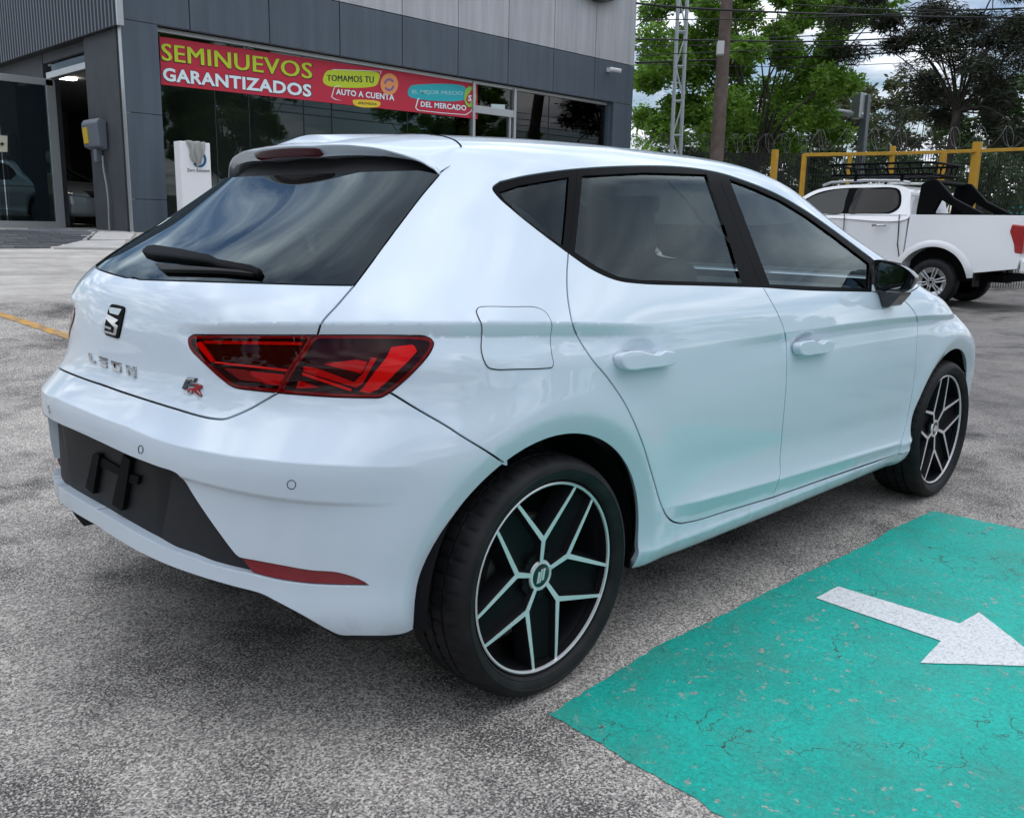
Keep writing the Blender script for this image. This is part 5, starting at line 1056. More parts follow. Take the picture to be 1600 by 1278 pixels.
# ---- wheels
M_ALLOYD = mat('dark_alloy_paint', (.006, .0065, .0075), .5, spec=.12)
M_ALLOYB = mat('machined_alloy', (.80, .77, .77), .36, metal=.55)
M_DISC = mat('brake_disc_steel', (.22, .21, .20), .45, metal=.9)
def make_wheel():
    root = empty('wheel')
    # local frame: axle along Y, outboard face towards -Y at y = 0
    NT = 300
    prof = [(.020, .252), (.004, .256), (-.004, .262), (-.0052, .2632), (-.0042, .2645), (-.010, .272), (-.0128, .284), (-.0146, .2850), (-.0124, .2862), (-.010, .296), (-.003, .303), (.006, .3085), (.018, .313)]
    tread = [(.030, .3155), (.044, .3168), (.0475, .3165), (.0485, .308), (.0555, .308), (.0565, .317), (.085, .318), (.086, .3085), (.094, .3085), (.095, .318), (.125, .318), (.126, .3085), (.134, .3085), (.135, .317), (.150, .3160), (.175, .315), (.190, .311)]
    prof = prof + tread + [(.205, .300), (.212, .284), (.205, .262), (.195, .250)]
    V, F = revolve(prof, NT); V = [list(v) for v in V]; k = len(prof)
    for i in range(NT):                                    # cross sipes on the shoulder and blocks
        if i % 6 == 0:
            for a in (11, 12, 13, 14, 18, 19):
                y, r = prof[a]; s = (r - (.0045 if a > 11 else .002)) / r; V[i * k + a][0] *= s; V[i * k + a][2] *= s
        if i % 6 == 3:
            for a in (22, 23, 27, 28):
                y, r = prof[a]; s = (r - .004) / r; V[i * k + a][0] *= s; V[i * k + a][2] *= s
    for v in V:                                            # flat spot where it bears on the ground
        if v[2] < -.3125: v[2] = -.3125 + (v[2] + .3125) * .05
    mesh_obj('tyre', V, F, M_RUBBER, root, smooth=True, angle=38)
    V, F = revolve([(.030, .238), (.012, .243), (.008, .2495), (.004, .253), (.010, .255), (.03, .254), (.034, .240), (.05, .232), (.10, .226), (.17, .222), (.19, .235)], 96)
    rim = mesh_obj('rim_barrel', V, F, M_ALLOYD, root, smooth=True, angle=40)
    V, F = revolve([(.0125, .2425), (.0075, .2435), (.0055, .2475), (.0078, .2510), (.0105, .2515)], 120)
    fb = MB(); fb.add(V, F)
    dk = MB()
    def dish(r): return .012 + .020 * max(0, 1 - (r / .235))**1.1       # face curves in towards the hub
    def pt(r, a, dy=0.0): return Vector((r * math.cos(a), dish(r) + dy, r * math.sin(a)))
    def arm(p, q, w0, w1, n=7):
        """bright ridge from polar p to q, dark flanks behind"""
        P = [Vector((p[0] * math.cos(p[1]), p[0] * math.sin(p[1]))), Vector((q[0] * math.cos(q[1]), q[0] * math.sin(q[1])))]
        d = (P[1] - P[0]).normalized(); s = Vector((-d.y, d.x)); top = []; bot = []
        for i in range(n):
            t = i / (n - 1); c = P[0].lerp(P[1], t); w = w0 + (w1 - w0) * t; y = dish(c.length)
            top.append([Vector((c.x + s.x * w * k, y - .001, c.y + s.y * w * k)) for k in (-1, 1)])
            bot.append([Vector((c.x + s.x * (w * 1.02 + .004) * k, y + .010, c.y + s.y * (w * 1.02 + .004) * k)) for k in (-1, 1)] + [Vector((c.x + s.x * (w + .012) * k, y + .045, c.y + s.y * (w + .012) * k)) for k in (-1, 1)])
        V = []; F = []
        for i in range(n): V += top[i] + [top[i][0] + Vector((0, .0015, 0)), top[i][1] + Vector((0, .0015, 0))]
        for i in range(n - 1): a = 4 * i; b = a + 4; F += [(a, a + 1, b + 1, b), (a, b, b + 2, a + 2), (a + 1, a + 3, b + 3, b + 1)]
        fb.add(V, F)
        V = []; F = []
        for i in range(n): V += [top[i][0] + Vector((0, .0016, 0)), top[i][1] + Vector((0, .0016, 0))] + bot[i]
        for i in range(n - 1): a = 6 * i; b = a + 6; F += [(a, b, b + 1, a + 1), (a, a + 2, b + 2, b), (a + 1, b + 1, b + 3, a + 3), (a + 2, a + 4, b + 4, b + 2), (a + 3, b + 3, b + 5, a + 5)]
        dk.add(V, F)
    R = math.radians
    for k in range(5):
        ax = R(91) - R(72) * k
        n_ = (.098, ax)
        arm((.034, ax + R(2)), n_, .0056, .0074); arm(n_, (.244, ax + R(26)), .0070, .0042); arm(n_, (.244, ax - R(26)), .0070, .0042)
        # solid pocket between this spoke's clockwise arm and its neighbour
        bx = ax - R(36); V = []; F = []
        rows = [(.052, R(34)), (.075, R(33)), (.098, R(31)), (.13, R(23.0)), (.165, R(16.8)), (.20, R(12.6)), (.244, R(9.6))]
        for r, h in rows:
            for j in range(5): tt = -1 + j / 2; V.append(pt(r, bx + h * tt, .016 + .010 * (1 - abs(tt))))
        for i in range(len(rows) - 1):
            for j in range(4): F.append((i * 5 + j, i * 5 + j + 1, i * 5 + j + 6, i * 5 + j + 5))
        dk.add(V, F)
        c = pt(.056, bx, .018); cyl = MB().tube([c, c + Vector((0, -.010, 0))], .0105, 6); dk.add(cyl.v, cyl.f)      # wheel bolt
    hub = MB().tube([(0, .075, 0), (0, .036, 0)], .062, 40); dk.add(hub.v, hub.f)
    dk.build('spokes', M_ALLOYD, root, smooth=True, angle=35)
    V, F = revolve([(.034, .041), (.0295, .039), (.0285, .035), (.0285, .0315), (.031, .0305)], 48); fb.add(V, F)
    fb.build('machined_face', M_ALLOYB, root, smooth=True, angle=30)
    V, F = revolve([(.030, .0306), (.0292, .029), (.0290, 0.0001)], 40); cap = mesh_obj('centre_cap', V, F, M_BLKGLOSS, root, smooth=True)
    em = MB()
    for x0, x1, z0, z1 in ((-.0135, -.006, -.017, .012), (-.0035, .0012, -.017, .017), (.0042, .0115, -.013, .017)):
        M_ = [(x0, z0), (x1, z0), (x1, z1), (x0, z1)]; sk = .22
        em.prism(M_, lambda p: (p[0] + p[1] * sk, .0275, p[1]), lambda p: (p[0] + p[1] * sk, .031, p[1]))
    em.build('cap_emblem', M_ALLOYB, root)
    V, F = revolve([(.075, .06), (.075, .150), (.095, .152), (.095, .06)], 64); mesh_obj('brake_disc', V, F, M_DISC, root, smooth=True, angle=40)
    MB().box((.115, .085, .045), (.06, .06, .12), M=Matrix.Rotation(R(-22), 3, 'Y')).build('brake_caliper', mat('caliper_paint', (.02, .03, .03), .4), root, bevel=.008)
    return root
w0 = make_wheel(); w0.parent = car
YF = .874
wheels = []
for i, (x, sgn, spin) in enumerate(((0, -1, 0), (2.636, -1, 37), (0, 1, 20), (2.636, 1, 55))):
    w = w0 if i == 0 else copy_tree(w0, car)
    w.location = (x, sgn * YF, .3125)
    if spin:           # turn the rim, keep the tyre's flat spot down
        for ch in w.children:
            if not ch.name.startswith('tyre'): ch.rotation_euler = (0, math.radians(spin), 0)
    if sgn > 0: w.rotation_euler = (0, 0, math.pi)
    wheels.append(w)
# ---- wheel wells, floor pan, exhaust
for i, (cx, R_) in enumerate(((0, AR + .002), (2.636, AF + .002))):
    for sgn in (-1, 1):
        V = []; F = []; n = 40
        for k in range(n):
            t = math.radians(-12 + ((197 if i == 0 else 205)) * k / (n - 1)); c, s = math.cos(t), math.sin(t)
            yo = .845 if i == 0 else .85
            V += [(cx + R_ * c, sgn * yo, .312 + R_ * s), (cx + (R_ + .012) * c, sgn * (yo - .03), .312 + (R_ + .012) * s), (cx + (R_ + .012) * c, sgn * .60, .312 + (R_ + .012) * s), (cx, sgn * .60, .33)]
        for k in range(n - 1):
            a = 4 * k; F += [(a, a + 1, a + 5, a + 4), (a + 1, a + 2, a + 6, a + 5), (a + 2, a + 3, a + 7, a + 6)]
        mesh_obj('wheel_well', V, F, M_LINER, car, smooth=True, angle=40)
fp = MB(); fp.box((1.32, 0, .235), (1.80, 1.62, .03)); fp.box((-.25, 0, .30), (.50, 1.10, .05)); fp.box((2.95, 0, .25), (.70, 1.3, .04)); fp.box((1.42, 0, .30), (3.2, 1.18, .05)); fp.build('floor_pan', M_GAP, car)
EXP = lambda pts: on_plane(np.array([(60 + x * .12516, 680 + y * .12516) for x, y in pts], float), 0, -.70)
eb = MB(); eb.prism([Vector(p) for p in EXP([(330, 800), (420, 800), (700, 1060), (690, 1112), (560, 1142), (470, 1040), (385, 915)])], lambda p: tuple(p), lambda p: tuple(p + Vector((.22, 0, .02)))); eb.build('exhaust_tip', M_BLKTRIM, car, bevel=.006)
# ---- cabin
def soft_box(name, c, d, m, parent, bev, rot=(0, 0, 0)):
    Mx = Matrix.Rotation(rot[1], 3, 'Y') @ Matrix.Rotation(rot[0], 3, 'X'); return MB().box(c, d, M=Mx).build(name, m, parent, smooth=True, bevel=bev, seg=4)
def seat(x, y, wide=.50):
    s = empty('car_seat', (x, y, 0), parent=car)
    soft_box('seat_cushion', (0.02, 0, .46), (.50, wide, .16), M_SEAT, s, .05)
    soft_box('seat_back', (-.26, 0, .78), (.15, wide, .62), M_SEAT, s, .055, (0, math.radians(-17)))
    if wide < .7: soft_box('head_restraint', (-.41, 0, 1.185), (.11, .27, .20), M_SEAT, s, .045, (0, math.radians(-12)))
    else:
        for yy in (-.36, 0, .36): soft_box('head_restraint', (-.36, yy, 1.10), (.09, .24, .13), M_SEAT, s, .04, (0, math.radians(-15)))
seat(1.28, -.36); seat(1.28, .36); seat(.36, 0, 1.30)
soft_box('dashboard', (1.93, 0, .84), (.42, 1.36, .26), M_INT, car, .07)
soft_box('parcel_shelf', (-.22, 0, .93), (.52, 1.10, .02), M_INT, car, .008)
tw = MB(); cst = Vector((1.66, .36, .88)); Rw = Matrix.Rotation(math.radians(-64), 3, 'Y')
tw.tube([cst + Rw @ Vector((.185 * math.cos(t), .185 * math.sin(t), 0)) for t in [2 * math.pi * k / 36 for k in range(37)]], .014, 8, cap=False); tw.box(cst, (.10, .10, .04), M=Rw); tw.box(cst, (.03, .36, .012), M=Rw)
tw.build('steering_wheel', M_INT, car, smooth=True)
soft_box('rear_view_mirror', (1.42, 0, 1.28), (.03, .24, .065), M_INT, car, .012)
M_LIN2 = M_HEAD
panel('headlining', join(line_uv((0.05, vd + .0), (UW, vd), n=60), line_uv((UW, vd), (2.9, vd), n=12), line_uv((2.9, vd), (2.9, VM - .002), n=10), line_uv((2.9, VM - .002), (.05, VM - .002), n=60), line_uv((.05, VM - .002), (.05, vd), n=10)), M_HEAD, car, off=-.035, shrink=0, lip=0, mode='sym', step=.06, F=base)
# ================================================================== silver car inside the doorway (front parts only show)
M_SILV = mat('silver_car_paint', (.36, .37, .38), .3, metal=.4, coat=1.0)
sc_pos = on_plane(np.array((122., 354.)), 2, ZB)
show = empty('showroom_car', (6.0, 18.75, ZB - .008), math.radians(-72)); tag(show, 'silver car with orange indicator standing in the dark showroom doorway', 'car')
for ch in list(car.children):
    nm = ch.name.split('.')[0]
    if nm in ('bonnet', 'front_bumper', 'front_fender', 'headlight', 'windscreen', 'roof', 'front_door', 'rear_door', 'body_side', 'grille', 'wheel', 'inner_shell', 'wheel_well'):
        if nm == 'wheel': c = copy_tree(ch, show)
        else: c = ch.copy(); COL.objects.link(c); c.parent = show
        c.location = Vector(ch.location) + Vector((-2.6, 0, 0))
        if nm in ('bonnet', 'front_bumper', 'front_fender', 'roof', 'front_door', 'rear_door', 'body_side'):
            c.material_slots[0].link = 'OBJECT'; c.material_slots[0].material = M_SILV
hd = MB().box((.62, -.66, .72), (.10, .05, .035), rz=.6).build('indicator', mat('indicator_amber', (.75, .22, .02), .3, emit=((1, .35, .05), .6)), show, bevel=.01)
# ================================================================== white pickup
M_PW = mat('pickup_white_paint', (.82, .83, .83), .32, coat=1.0, coat_rough=.03)
M_PGLASS = glass_mat('pickup_window_glass', (.10, .12, .12), ior=1.52); M_PGLF = glass_mat('pickup_front_glass', (.45, .52, .52), ior=1.52)
pk = empty('pickup_truck', (13.817 + .90, 3.405, 0.0), math.radians(90)); tag(pk, 'white double-cab pickup with black roof basket and roll bar by the yellow gate', 'pickup')
def arc(cx, cz, r, a0, a1, n=18): return [(cx + r * math.cos(math.radians(a0 + (a1 - a0) * k / (n - 1))), cz + r * math.sin(math.radians(a0 + (a1 - a0) * k / (n - 1)))) for k in range(n)]
def smooth_poly(P, step=.08): return [tuple(p) for p in catmull(np.array(P, float), closed=True, step=step)]
def hw(z): return .925 - .05 * ss(1.05, 1.5, np.asarray(z, float)) - .05 * ss(.62, .45, np.asarray(z, float))
def side_shell(name, poly, m, parent, inset=.0, cham=.05):
    """body block: outline in (a, z), sides crowned, edges rolled"""
    c = np.mean(poly, 0); secs = []
    for s_, sh in ((-1, .0), (-.97, 1.0)): pass
    ys = [(-1.0, .955), (-.985, .985), (-.95, 1.0), (.95, 1.0), (.985, .985), (1.0, .955)]; V = []; n = len(poly)
    for y, k in ys:
        for (a, z) in poly: V.append((a, y * float(hw(z)) - inset * np.sign(y), z))
    F = [(j * n + i, j * n + (i + 1) % n, (j + 1) * n + (i + 1) % n, (j + 1) * n + i) for j in range(len(ys) - 1) for i in range(n)] + [tuple(range(n))[::-1], tuple((len(ys) - 1) * n + i for i in range(n))]
    o = mesh_obj(name, V, F, m, parent, smooth=True, angle=30); md = o.modifiers.new('bevel', 'BEVEL'); md.width = cham; md.segments = 3; md.limit_method = 'ANGLE'; md.angle_limit = math.radians(40); return o
bed = [(-1.28, 1.44), (-1.30, 1.05), (-1.27, .78), (-1.20, .62), (-.62, .56)] + arc(0, .40, .55, 198, -14, 26)[::1] + [(.455, .56), (.455, 1.44)]
bed = [(-1.28, 1.46), (-1.31, 1.10), (-1.27, .66), (-.60, .56)] + arc(0, .40, .56, 168, 12, 24) + [(.57, .50), (.47, .62), (.455, 1.46)]
side_shell('cargo_bed', bed, M_PW, pk, cham=.03)
cabl = [(.49, 1.47), (.49, .64), (.60, .46), (2.50, .46)] + arc(3.15, .40, .56, 175, 8, 22) + [(4.02, .55), (4.12, .85), (4.05, 1.12), (3.75, 1.24), (3.0, 1.36), (2.85, 1.46)]
side_shell('cab_body', cabl, M_PW, pk, cham=.035)
hwc = lambda z: .868 - (z - 1.46) * .40 - .10 * max(0, z - 1.82)
cabp = smooth_poly([(.47, 1.40), (.50, 1.62), (.56, 1.84), (.72, 1.925), (1.3, 1.965), (1.9, 1.945), (2.28, 1.86), (2.62, 1.64), (2.98, 1.40), (1.8, 1.38)], .06)
MBc = MB(); n = len(cabp); V = [(a, -hwc(z), z) for a, z in cabp] + [(a, hwc(z), z) for a, z in cabp]; Fq = [tuple(range(n)), tuple(range(2 * n - 1, n - 1, -1))] + [(i, n + i, n + (i + 1) % n, (i + 1) % n) for i in range(n)]
o = mesh_obj('cab_roof', V, Fq, M_PW, pk, smooth=True, angle=30); md = o.modifiers.new('bevel', 'BEVEL'); md.width = .05; md.segments = 4; md.limit_method = 'ANGLE'; md.angle_limit = math.radians(40)
for sgn in (1, -1):
    def win(name, poly, m, off, parent=pk):
        P = smooth_poly(poly, .04) if len(poly) > 5 else poly; V = [(a, sgn * (hwc(z) + off), z) for a, z in P]; return mesh_obj(name, V + [(x, y - sgn * .012, z) for x, y, z in V], [tuple(range(len(P)))[::sgn]] + [(i, (i + 1) % len(P), len(P) + (i + 1) % len(P), len(P) + i) for i in range(len(P))], m, parent)
    win('window_surround', [(.66, 1.585), (.70, 1.80), (.78, 1.885), (1.3, 1.91), (1.9, 1.89), (2.20, 1.82), (2.50, 1.64), (2.74, 1.455), (1.6, 1.45), (1.0, 1.45), (.76, 1.49)], M_BLKTRIM, .004)
    win('rear_side_window', [(.70, 1.60), (.74, 1.80), (.80, 1.86), (1.15, 1.882), (1.46, 1.885), (1.50, 1.66), (1.51, 1.475), (1.25, 1.475), (1.02, 1.475), (.80, 1.51)], mat('dark_privacy_glass', (.006, .007, .008), .05, spec=.25), .010)
    win('front_side_window', [(1.64, 1.475), (1.63, 1.70), (1.63, 1.882), (1.9, 1.868), (2.17, 1.80), (2.42, 1.66), (2.62, 1.475), (2.1, 1.475)], mat('smoked_glass', (.025, .03, .03), .05, spec=.3), .010)
    for cx in (0, 3.15):                       # flared arch lips and dark wells
        A = arc(cx, .40, .555, 172, 8, 26); Bo = arc(cx, .40, .66, 172, 8, 26); Vv = []; Ff = []
        for (a, z), (c, d) in zip(A, Bo): Vv += [(a, sgn * (float(hw(z)) + .022), z), (.5 * (a + c), sgn * (float(hw(z)) + .030), .5 * (z + d)), (c, sgn * (float(hw(d)) + .001), d), (a, sgn * .70, z)]
        for k in range(25): q = 4 * k; Ff += [(q, q + 1, q + 5, q + 4), (q + 1, q + 2, q + 6, q + 5), (q, q + 4, q + 7, q + 3)]
        mesh_obj('arch_flare', Vv, Ff, M_PW, pk, smooth=True, angle=50)
    MB().tube([(.80, sgn * .945, 1.275), (.84, sgn * .965, 1.28), (1.00, sgn * .965, 1.28), (1.04, sgn * .945, 1.275)], .016, 8).build('door_handle', M_CHROME, pk, smooth=True)
    for a0, z0, a1, z1 in ((.62, 1.46, .60, 1.0), (.60, 1.0, .52, .66), (1.56, 1.46, 1.52, .56)):
        d = Vector((a1 - a0, 0, z1 - z0)); MB().box(((a0 + a1) / 2, sgn * (float(hw((z0 + z1) / 2)) - .004), (z0 + z1) / 2), (.010, .012, d.length), M=d.to_track_quat('Z', 'Y').to_matrix()).build('door_seam', M_GAP, pk)
    MB().prism([(-1.315, 1.31), (-1.12, 1.33), (-1.10, 1.22), (-1.18, 1.02), (-1.20, .90), (-1.31, .88)], lambda p: (p[0], sgn * .935, p[1]), lambda p: (p[0], sgn * .72, p[1])).build('tail_light', mat('pickup_tail_lens', (.36, .006, .008), .15, coat=1), pk, bevel=.02)
    MB().box((-.02, sgn * .60, .66), (1.16, .05, .5)).build('wheel_well', M_LINER, pk); MB().box((3.15, sgn * .60, .66), (1.16, .05, .5)).build('wheel_well', M_LINER, pk)
    MB().tube([(.62, sgn * .60, 1.985), (.80, sgn * .62, 2.02), (1.4, sgn * .62, 2.035), (2.0, sgn * .62, 2.01), (2.15, sgn * .61, 1.96)], .022, 8).build('roof_rail', M_ALUM, pk, smooth=True)
    MB().prism([(.40, 1.46), (.36, 1.95), (.20, 2.03), (.10, 2.01), (-.18, 1.72), (-.62, 1.50), (-.62, 1.46), (-.40, 1.46), (.02, 1.70), (.10, 1.52), (.10, 1.46)], lambda p: (p[0], sgn * .80, p[1]), lambda p: (p[0], sgn * .70, p[1])).build('roll_bar_leg', M_BLKTRIM, pk, bevel=.02)
    MB().box((-1.37, sgn * .66, .70), (.16, .50, .22)).build('rear_bumper_end', M_PW, pk, bevel=.04)
    MB().box((-1.02 if False else -.66, sgn * .80, .46), (.03, .24, .22)).build('mud_flap', M_RUBBER, pk)
MB().box((.24, 0, 1.99), (.14, 1.5, .07)).build('roll_bar_hoop', M_BLKTRIM, pk, bevel=.025)
MB().box((-.42, 0, 1.472), (1.62, 1.56, .02)).build('bed_cover', M_GAP, pk)
MB().box((-1.36, 0, .66), (.12, .95, .16)).build('rear_bumper', M_BLKPLAST, pk, bevel=.02); MB().box((1.3, 0, .48), (4.6, 1.2, .12)).build('chassis', M_GAP, pk)
rk = MB(); loopr = lambda z, e: [(2.02 + e, -.58, z), (2.02 + e, .58, z), (1.9, .64 + e, z), (.42, .64 + e, z), (.30 - e, .56, z), (.30 - e, -.56, z), (.42, -.64 - e, z), (1.9, -.64 - e, z), (2.02 + e, -.58, z)]
rk.tube(loopr(2.12, 0), .020, 8); rk.tube(loopr(2.30, .05), .020, 8)
for k in range(9):
    a = .40 + k * .19; rk.tube([(a, -.62, 2.12), (a, .62, 2.12)], .013, 6)
    for s in (-1, 1): rk.tube([(a, s * .64, 2.12), (a + .05, s * .69, 2.30)], .012, 6)
for y in (-.45, -.22, 0, .22, .45): rk.tube([(2.02, y, 2.12), (2.07, y, 2.30)], .012, 6); rk.tube([(.30, y, 2.12), (.25, y, 2.30)], .012, 6)
for a in (.75, 1.55):
    for s in (-1, 1): rk.box((a, s * .62, 2.07), (.05, .05, .10))
rk.build('roof_basket', M_BLKTRIM, pk, smooth=True)
def pk_wheel():
    r = empty('wheel', parent=pk)
    V, F = revolve([(.03, .238), (.0, .245), (-.008, .28), (-.006, .33), (.01, .362), (.04, .379), (.08, .384), (.18, .384), (.22, .375), (.255, .34), (.25, .25)], 72); V = [list(v) for v in V]
    for i in range(0, 72, 2):
        for a in (4, 5, 6, 7): V[i * 11 + a][0] *= .985; V[i * 11 + a][2] *= .985
    mesh_obj('tyre', V, F, M_RUBBER, r, smooth=True, angle=30)
    V, F = revolve([(.05, .16), (.02, .222), (.012, .240), (.03, .246), (.12, .23), (.22, .235)], 60); mesh_obj('rim', V, F, mat('pickup_alloy', (.55, .56, .57), .3, metal=1), r, smooth=True, angle=40)
    V, F = revolve([(.07, .0), (.07, .235)], 40); mesh_obj('rim_back', V, F, M_GAP, r)
    sp_m = MB()
    for k in range(6):
        t = math.pi / 3 * k + .26
        for e in (-.13, .13):
            a, c = Vector((.07 * math.cos(t + e * 2), .020, .07 * math.sin(t + e * 2))), Vector((.232 * math.cos(t + e), .022, .232 * math.sin(t + e))); d = c - a; sp_m.box(tuple((a + c) / 2), (.034, .025, d.length), M=d.to_track_quat('Z', 'Y').to_matrix())
    hub_ = MB().tube([(0, .06, 0), (0, .008, 0)], .075, 24); sp_m.add(hub_.v, hub_.f); sp_m.build('spokes', bpy.data.materials['pickup_alloy'], r, bevel=.006)
    nb = MB()
    for k in range(6): t = math.pi / 3 * k; nb.tube([(.045 * math.cos(t), .02, .045 * math.sin(t)), (.045 * math.cos(t), .004, .045 * math.sin(t))], .010, 6)
    nb.tube([(0, .02, 0), (0, .003, 0)], .024, 16); nb.build('wheel_nuts', M_BLKTRIM, r); return r
pw = pk_wheel()
for i, (a, s) in enumerate(((0, 1), (3.15, 1), (0, -1), (3.15, -1))):
    w = pw if i == 0 else copy_tree(pw, pk); w.location = (a, s * .90, .384); w.rotation_euler = (0, 0, math.pi if s > 0 else 0)
# ================================================================== trees
def leaf_mat(name, c, c2, trans=.35):
    m = bpy.data.materials.new(name); m.use_nodes = True; t = m.node_tree; t.nodes.clear(); o = t.nodes.new('ShaderNodeOutputMaterial')
    g = t.nodes.new('ShaderNodeNewGeometry'); r = t.nodes.new('ShaderNodeValToRGB'); r.color_ramp.elements[0].color = (*c, 1); r.color_ramp.elements[1].color = (*c2, 1); t.links.new(g.outputs['Random Per Island'], r.inputs[0])
    d = t.nodes.new('ShaderNodeBsdfDiffuse'); tl = t.nodes.new('ShaderNodeBsdfTranslucent'); t.links.new(r.outputs[0], d.inputs[0]); t.links.new(r.outputs[0], tl.inputs[0])
    gl = t.nodes.new('ShaderNodeBsdfGlossy'); gl.inputs['Roughness'].default_value = .45; gl.inputs[0].default_value = (.5, .5, .5, 1)
    mx = t.nodes.new('ShaderNodeMixShader'); mx.inputs[0].default_value = trans; t.links.new(d.outputs[0], mx.inputs[1]); t.links.new(tl.outputs[0], mx.inputs[2])
    m2 = t.nodes.new('ShaderNodeMixShader'); m2.inputs[0].default_value = .06; t.links.new(mx.outputs[0], m2.inputs[1]); t.links.new(gl.outputs[0], m2.inputs[2]); t.links.new(m2.outputs[0], o.inputs[0]); return m
M_LEAF = leaf_mat('bright_leaf', (.075, .18, .014), (.21, .38, .040), .45); M_LEAFD = leaf_mat('dark_leaf', (.022, .052, .014), (.065, .115, .028), .35); M_OLIVE = leaf_mat('olive_leaf', (.045, .060, .022), (.11, .125, .05), .3); M_NEED = leaf_mat('pine_needle', (.012, .020, .009), (.040, .045, .022), .15)
M_BARK = mat('dark_bark', (.030, .024, .020), .95, noise=(6, (.06, .05, .042), .4, .7), bump=(25, .6))
def leaves(cent, rad, n, size, asp, droop=0.0, flat_=.55):
    """n leaf quads round each centre; returns verts, faces"""
    C = np.repeat(cent, n, 0); Rr = np.repeat(rad, n)[:, None]; N = len(C); g = rng.normal(size=(N, 3)); g /= np.linalg.norm(g, axis=1, keepdims=True); P = C + g * Rr * rng.random((N, 1))**.45 * np.array([1, 1, flat_])
    d = rng.normal(size=(N, 3)); d[:, 2] = d[:, 2] * .5 - droop; d /= np.linalg.norm(d, axis=1, keepdims=True); s = np.cross(d, rng.normal(size=(N, 3))); s /= np.maximum(np.linalg.norm(s, axis=1, keepdims=True), 1e-6)
    L = size * rng.uniform(.6, 1.3, (N, 1)); W = L * asp
    V = np.stack([P - s * W * .1, P + d * L * .5 - s * W * .5, P + d * L, P + d * L * .5 + s * W * .5], 1).reshape(-1, 3); return V, np.arange(4 * N).reshape(-1, 4)
def limb_tree(name, foot, label, cat, centres, radii, n, size, asp, leafm, trunk_r, fork=.35, droop=0, group=None, flat_=.55, lean=(0, 0), limbs=.8):
    foot = np.array(foot, float); root = tag(empty(name, tuple(foot)), label, cat, group); C = centres - foot
    V, F = leaves(C, radii, n, size, asp, droop, flat_); mesh_obj('crown', V, F, leafm, root)
    mb = MB(); top = C.mean(0); fz = max(.4, top[2] * fork); forkp = np.array([lean[0] * .4, lean[1] * .4, fz]); mb.tube([(0, 0, -.2), (lean[0] * .1, lean[1] * .1, fz * .5), tuple(forkp)], [trunk_r, trunk_r * .8, trunk_r * .72], 10)
    for c in C[rng.random(len(C)) < limbs]:
        m1 = forkp + (c - forkp) * .45 + rng.normal(0, .12, 3) * np.linalg.norm(c - forkp) * .5 + np.array([0, 0, .12 * np.linalg.norm(c - forkp)]); r_ = trunk_r * rng.uniform(.10, .26)
        P = catmull(np.array([forkp, m1, c]), step=.35); mb.tube([tuple(p) for p in P], list(np.linspace(r_, .012, len(P))), 5)
    mb.build('trunk', M_BARK, root, smooth=True); return root
def crown_px(pts, depth, jit, rpx):
    P = np.array([at(p, depth) for p in pts]); f = -RC[:, 2]; P = P + rng.normal(0, jit, (len(P), 1)) * f; return P, np.array(rpx) / FPX * depth
# big bright tree behind the fence
pts = []; rp = []
for _ in range(900):
    x, y = rng.uniform(998, 1345), rng.uniform(-150, 240); e = ((x - 1168) / 160)**2 + ((y - 75) / 170)**2
    if e < 1 and all((x - a)**2 + (y - b)**2 > 23**2 for a, b in pts): pts.append((x, y)); rp.append(rng.uniform(15, 30))
pts += [(1012, 175), (1028, 205), (1330, 130), (1318, 205), (1302, 225), (1040, 225), (1290, 180)]; rp += [18] * 7
Cc, Rr = crown_px(pts, 29., 1.5, rp)
big = limb_tree('broadleaf_tree', stand((1178, 250), 29.), 'large bright green feathery tree behind the wooden pole', 'tree', Cc, Rr * 1.28, 720, .20, .38, M_LEAF, .30, fork=.42, flat_=.75, limbs=.35)
# dark pine at the right, boughs hanging into the top of the picture
pts = [(1345, 6), (1375, 30), (1405, 14), (1440, 38), (1470, 10), (1500, 45), (1535, 20), (1570, 50), (1600, 15), (1640, 60), (1450, 95), (1480, 110), (1520, 95), (1555, 120), (1590, 100), (1620, 150), (1535, 160), (1570, 185), (1600, 205), (1500, 165), (1640, 230), (1560, 225), (1460, 140), (1600, 60), (1320, 30), (1660, 120), (1520, -40), (1440, -40), (1600, -60), (1370, -30), (1680, 30), (1420, 70), (1475, 72), (1545, 78), (1500, 130), (1590, 140), (1425, 45), (1560, 8)]
Cc, Rr = crown_px(pts, 25., 1.0, [rng.uniform(26, 44) for _ in pts])
limb_tree('pine_tree', stand((1476, 250), 25.), 'dark ragged pine overhanging the right side, its boughs cut by the top edge', 'tree', Cc, Rr, 820, .26, .12, M_NEED, .15, fork=.72, droop=.35, flat_=.55, limbs=.75, lean=(.5, -.3))
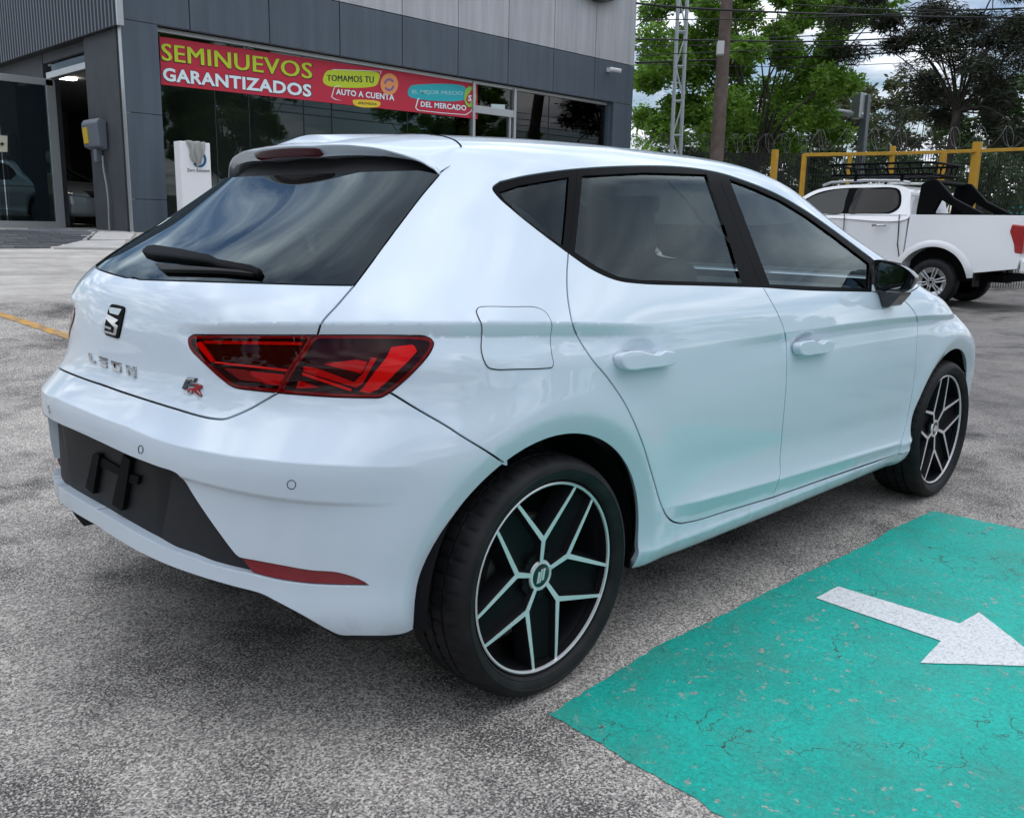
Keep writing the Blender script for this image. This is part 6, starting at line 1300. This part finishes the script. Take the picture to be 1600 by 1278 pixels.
# smaller trees beyond the fence, each its own
BG = [('broadleaf_tree', (1012, 200), 38, 26, 34, M_LEAF, 'thin pale tree just right of the showroom wall', .16, 90), ('broadleaf_tree', (1090, 200), 44, 62, 52, M_LEAFD, 'dark tree low behind the lattice mast', .22, 150), ('broadleaf_tree', (1215, 205), 42, 60, 50, M_LEAFD, 'dark tree low behind the large bright tree', .22, 150), ('broadleaf_tree', (1300, 195), 40, 52, 58, M_OLIVE, 'olive tree between the bright tree and the gantry', .22, 150),
      ('broadleaf_tree', (1385, 185), 44, 48, 62, M_OLIVE, 'olive tree right of the gantry post', .24, 160), ('cypress_tree', (1418, 170), 40, 22, 70, M_NEED, 'narrow dark cypress beside the olive tree', .22, 200), ('broadleaf_tree', (1460, 195), 46, 52, 52, M_OLIVE, 'brownish olive tree behind the pine trunk', .24, 150), ('broadleaf_tree', (1535, 190), 42, 56, 62, M_LEAFD, 'dark tree under the pine boughs', .24, 160), ('broadleaf_tree', (1610, 180), 40, 56, 72, M_LEAFD, 'dark tree at the right edge of the picture', .26, 160), ('broadleaf_tree', (1150, 225), 48, 70, 36, M_OLIVE, 'low olive bush line behind the wooden pole', .22, 150)]
for nm, (cx, cy), dep, rx, ry, lm, lab, sz, nl in BG:
    pts = []; rp = []
    for _ in range(400):
        x, y = cx + rng.uniform(-rx, rx), cy + rng.uniform(-ry, ry)
        if ((x - cx) / rx)**2 + ((y - cy) / ry)**2 < 1 and all((x - a)**2 + (y - b)**2 > 17**2 for a, b in pts): pts.append((x, y)); rp.append(rng.uniform(10, 22))
    Cc, Rr = crown_px(pts, float(dep), 1.2, rp); limb_tree(nm, stand((cx, 260), float(dep)), lab, 'tree', Cc, Rr, nl, sz * 1.15, .45 if lm is not M_NEED else .14, lm, .16, fork=.35, group='trees beyond the fence', limbs=.6, flat_=.8)
# trees and a lamp across the lot, out of frame but mirrored in glass and paint
def far_copy(src, loc, s, rz, label):
    c = copy_tree(src); c.location = loc; c.scale = (s, s, s); c.rotation_euler = (0, 0, rz); c['label'] = label; return c
far_copy(big, (4.0, -20.0, 0), 1.1, 3.7, 'bright tree across the lot facing the hatchback doors'); far_copy(big, (15.0, -19.0, 0), 1.2, 5.0, 'bright tree across the lot far to the right')

for x_, y_, s_, z_, l_ in ((27, -24, 1.2, 1.9, 'opposite the right end of the shop window'), (46, -26, 1.25, 5.3, 'farthest down the lot')): far_copy(big, (x_, y_, 0), s_, z_, 'bright tree across the lot ' + l_)
# dense dark shrubs that close the view behind fence and gate
for k, px_ in enumerate(range(1030, 1700, 62)):
    pts = [(px_ + rng.uniform(-36, 36), rng.uniform(238, 325)) for _ in range(16)]; Cc, Rr = crown_px(pts, 31. + (k % 3), .6, [rng.uniform(14, 24) for _ in pts])
    limb_tree('shrub', stand((px_, 330), 31. + (k % 3)), 'dense dark shrub behind the mesh fence, number %d from the showroom' % (k + 1) if False else ('dense dark shrub behind the mesh fence below the ' + ('showroom corner', 'lattice mast', 'wooden pole', 'large bright tree', 'single yellow post', 'gate corner post', 'gantry post', 'olive tree', 'pine trunk', 'tall capped gate post', 'right-hand dark tree')[k]), 'shrub', Cc, Rr, 130, .20, .5, M_LEAFD, .07, fork=.2, group='shrubs behind the fence', flat_=.9, limbs=.3)

# parked behind the viewer and strung over the far side of the lot: seen only as reflections in paint and glass
pk2 = copy_tree(pk); pk2.location = (-9.5, -3.5, 0); pk2.rotation_euler = (0, 0, math.radians(75)); pk2['label'] = 'white pickup parked behind the viewer, mirrored faintly in the tailgate'
for k in range(5): tag(MB().tube([(-30 + 4 * i, -8.5 - .25 * k, 6.2 + .38 * k - .25 * math.sin(math.pi * i / 24)) for i in range(25)], .02, 6).build('overhead_cable', M_WIRE, None, smooth=True), ('lowest', 'second', 'middle', 'fourth', 'topmost')[k] + ' cable strung over the far side of the lot, mirrored in the side windows', 'cable', 'overhead cables')

# unseen walls and trees added behind the viewer to block low sky light
M_SKYBLK = mat('sky_block_plaster', (.24, .235, .22), .9, noise=(.7, (.30, .29, .27), .35, .7))
tag(MB().box((-15, 4, 1.3), (.3, 70, 2.6)).build('sky_block_wall', M_SKYBLK, None, bevel=.02), 'unseen plastered wall added behind the viewer on the left to block low sky', 'wall')
tag(MB().box((20, -15.5, 1.1), (69, .3, 2.2)).build('sky_block_wall', M_SKYBLK, None, bevel=.02), 'unseen plastered wall added opposite the hatchback doors to block low sky', 'wall')
far_copy(big, (-19, -3, 0), 1.25, .8, 'bright unseen tree added beyond the wall behind the viewer'); far_copy(big, (-18, 9, 0), 1.3, 2.9, 'bright unseen tree added beyond the wall, level with the showroom')  # unseen trees, added to cut low sky and give dark reflections
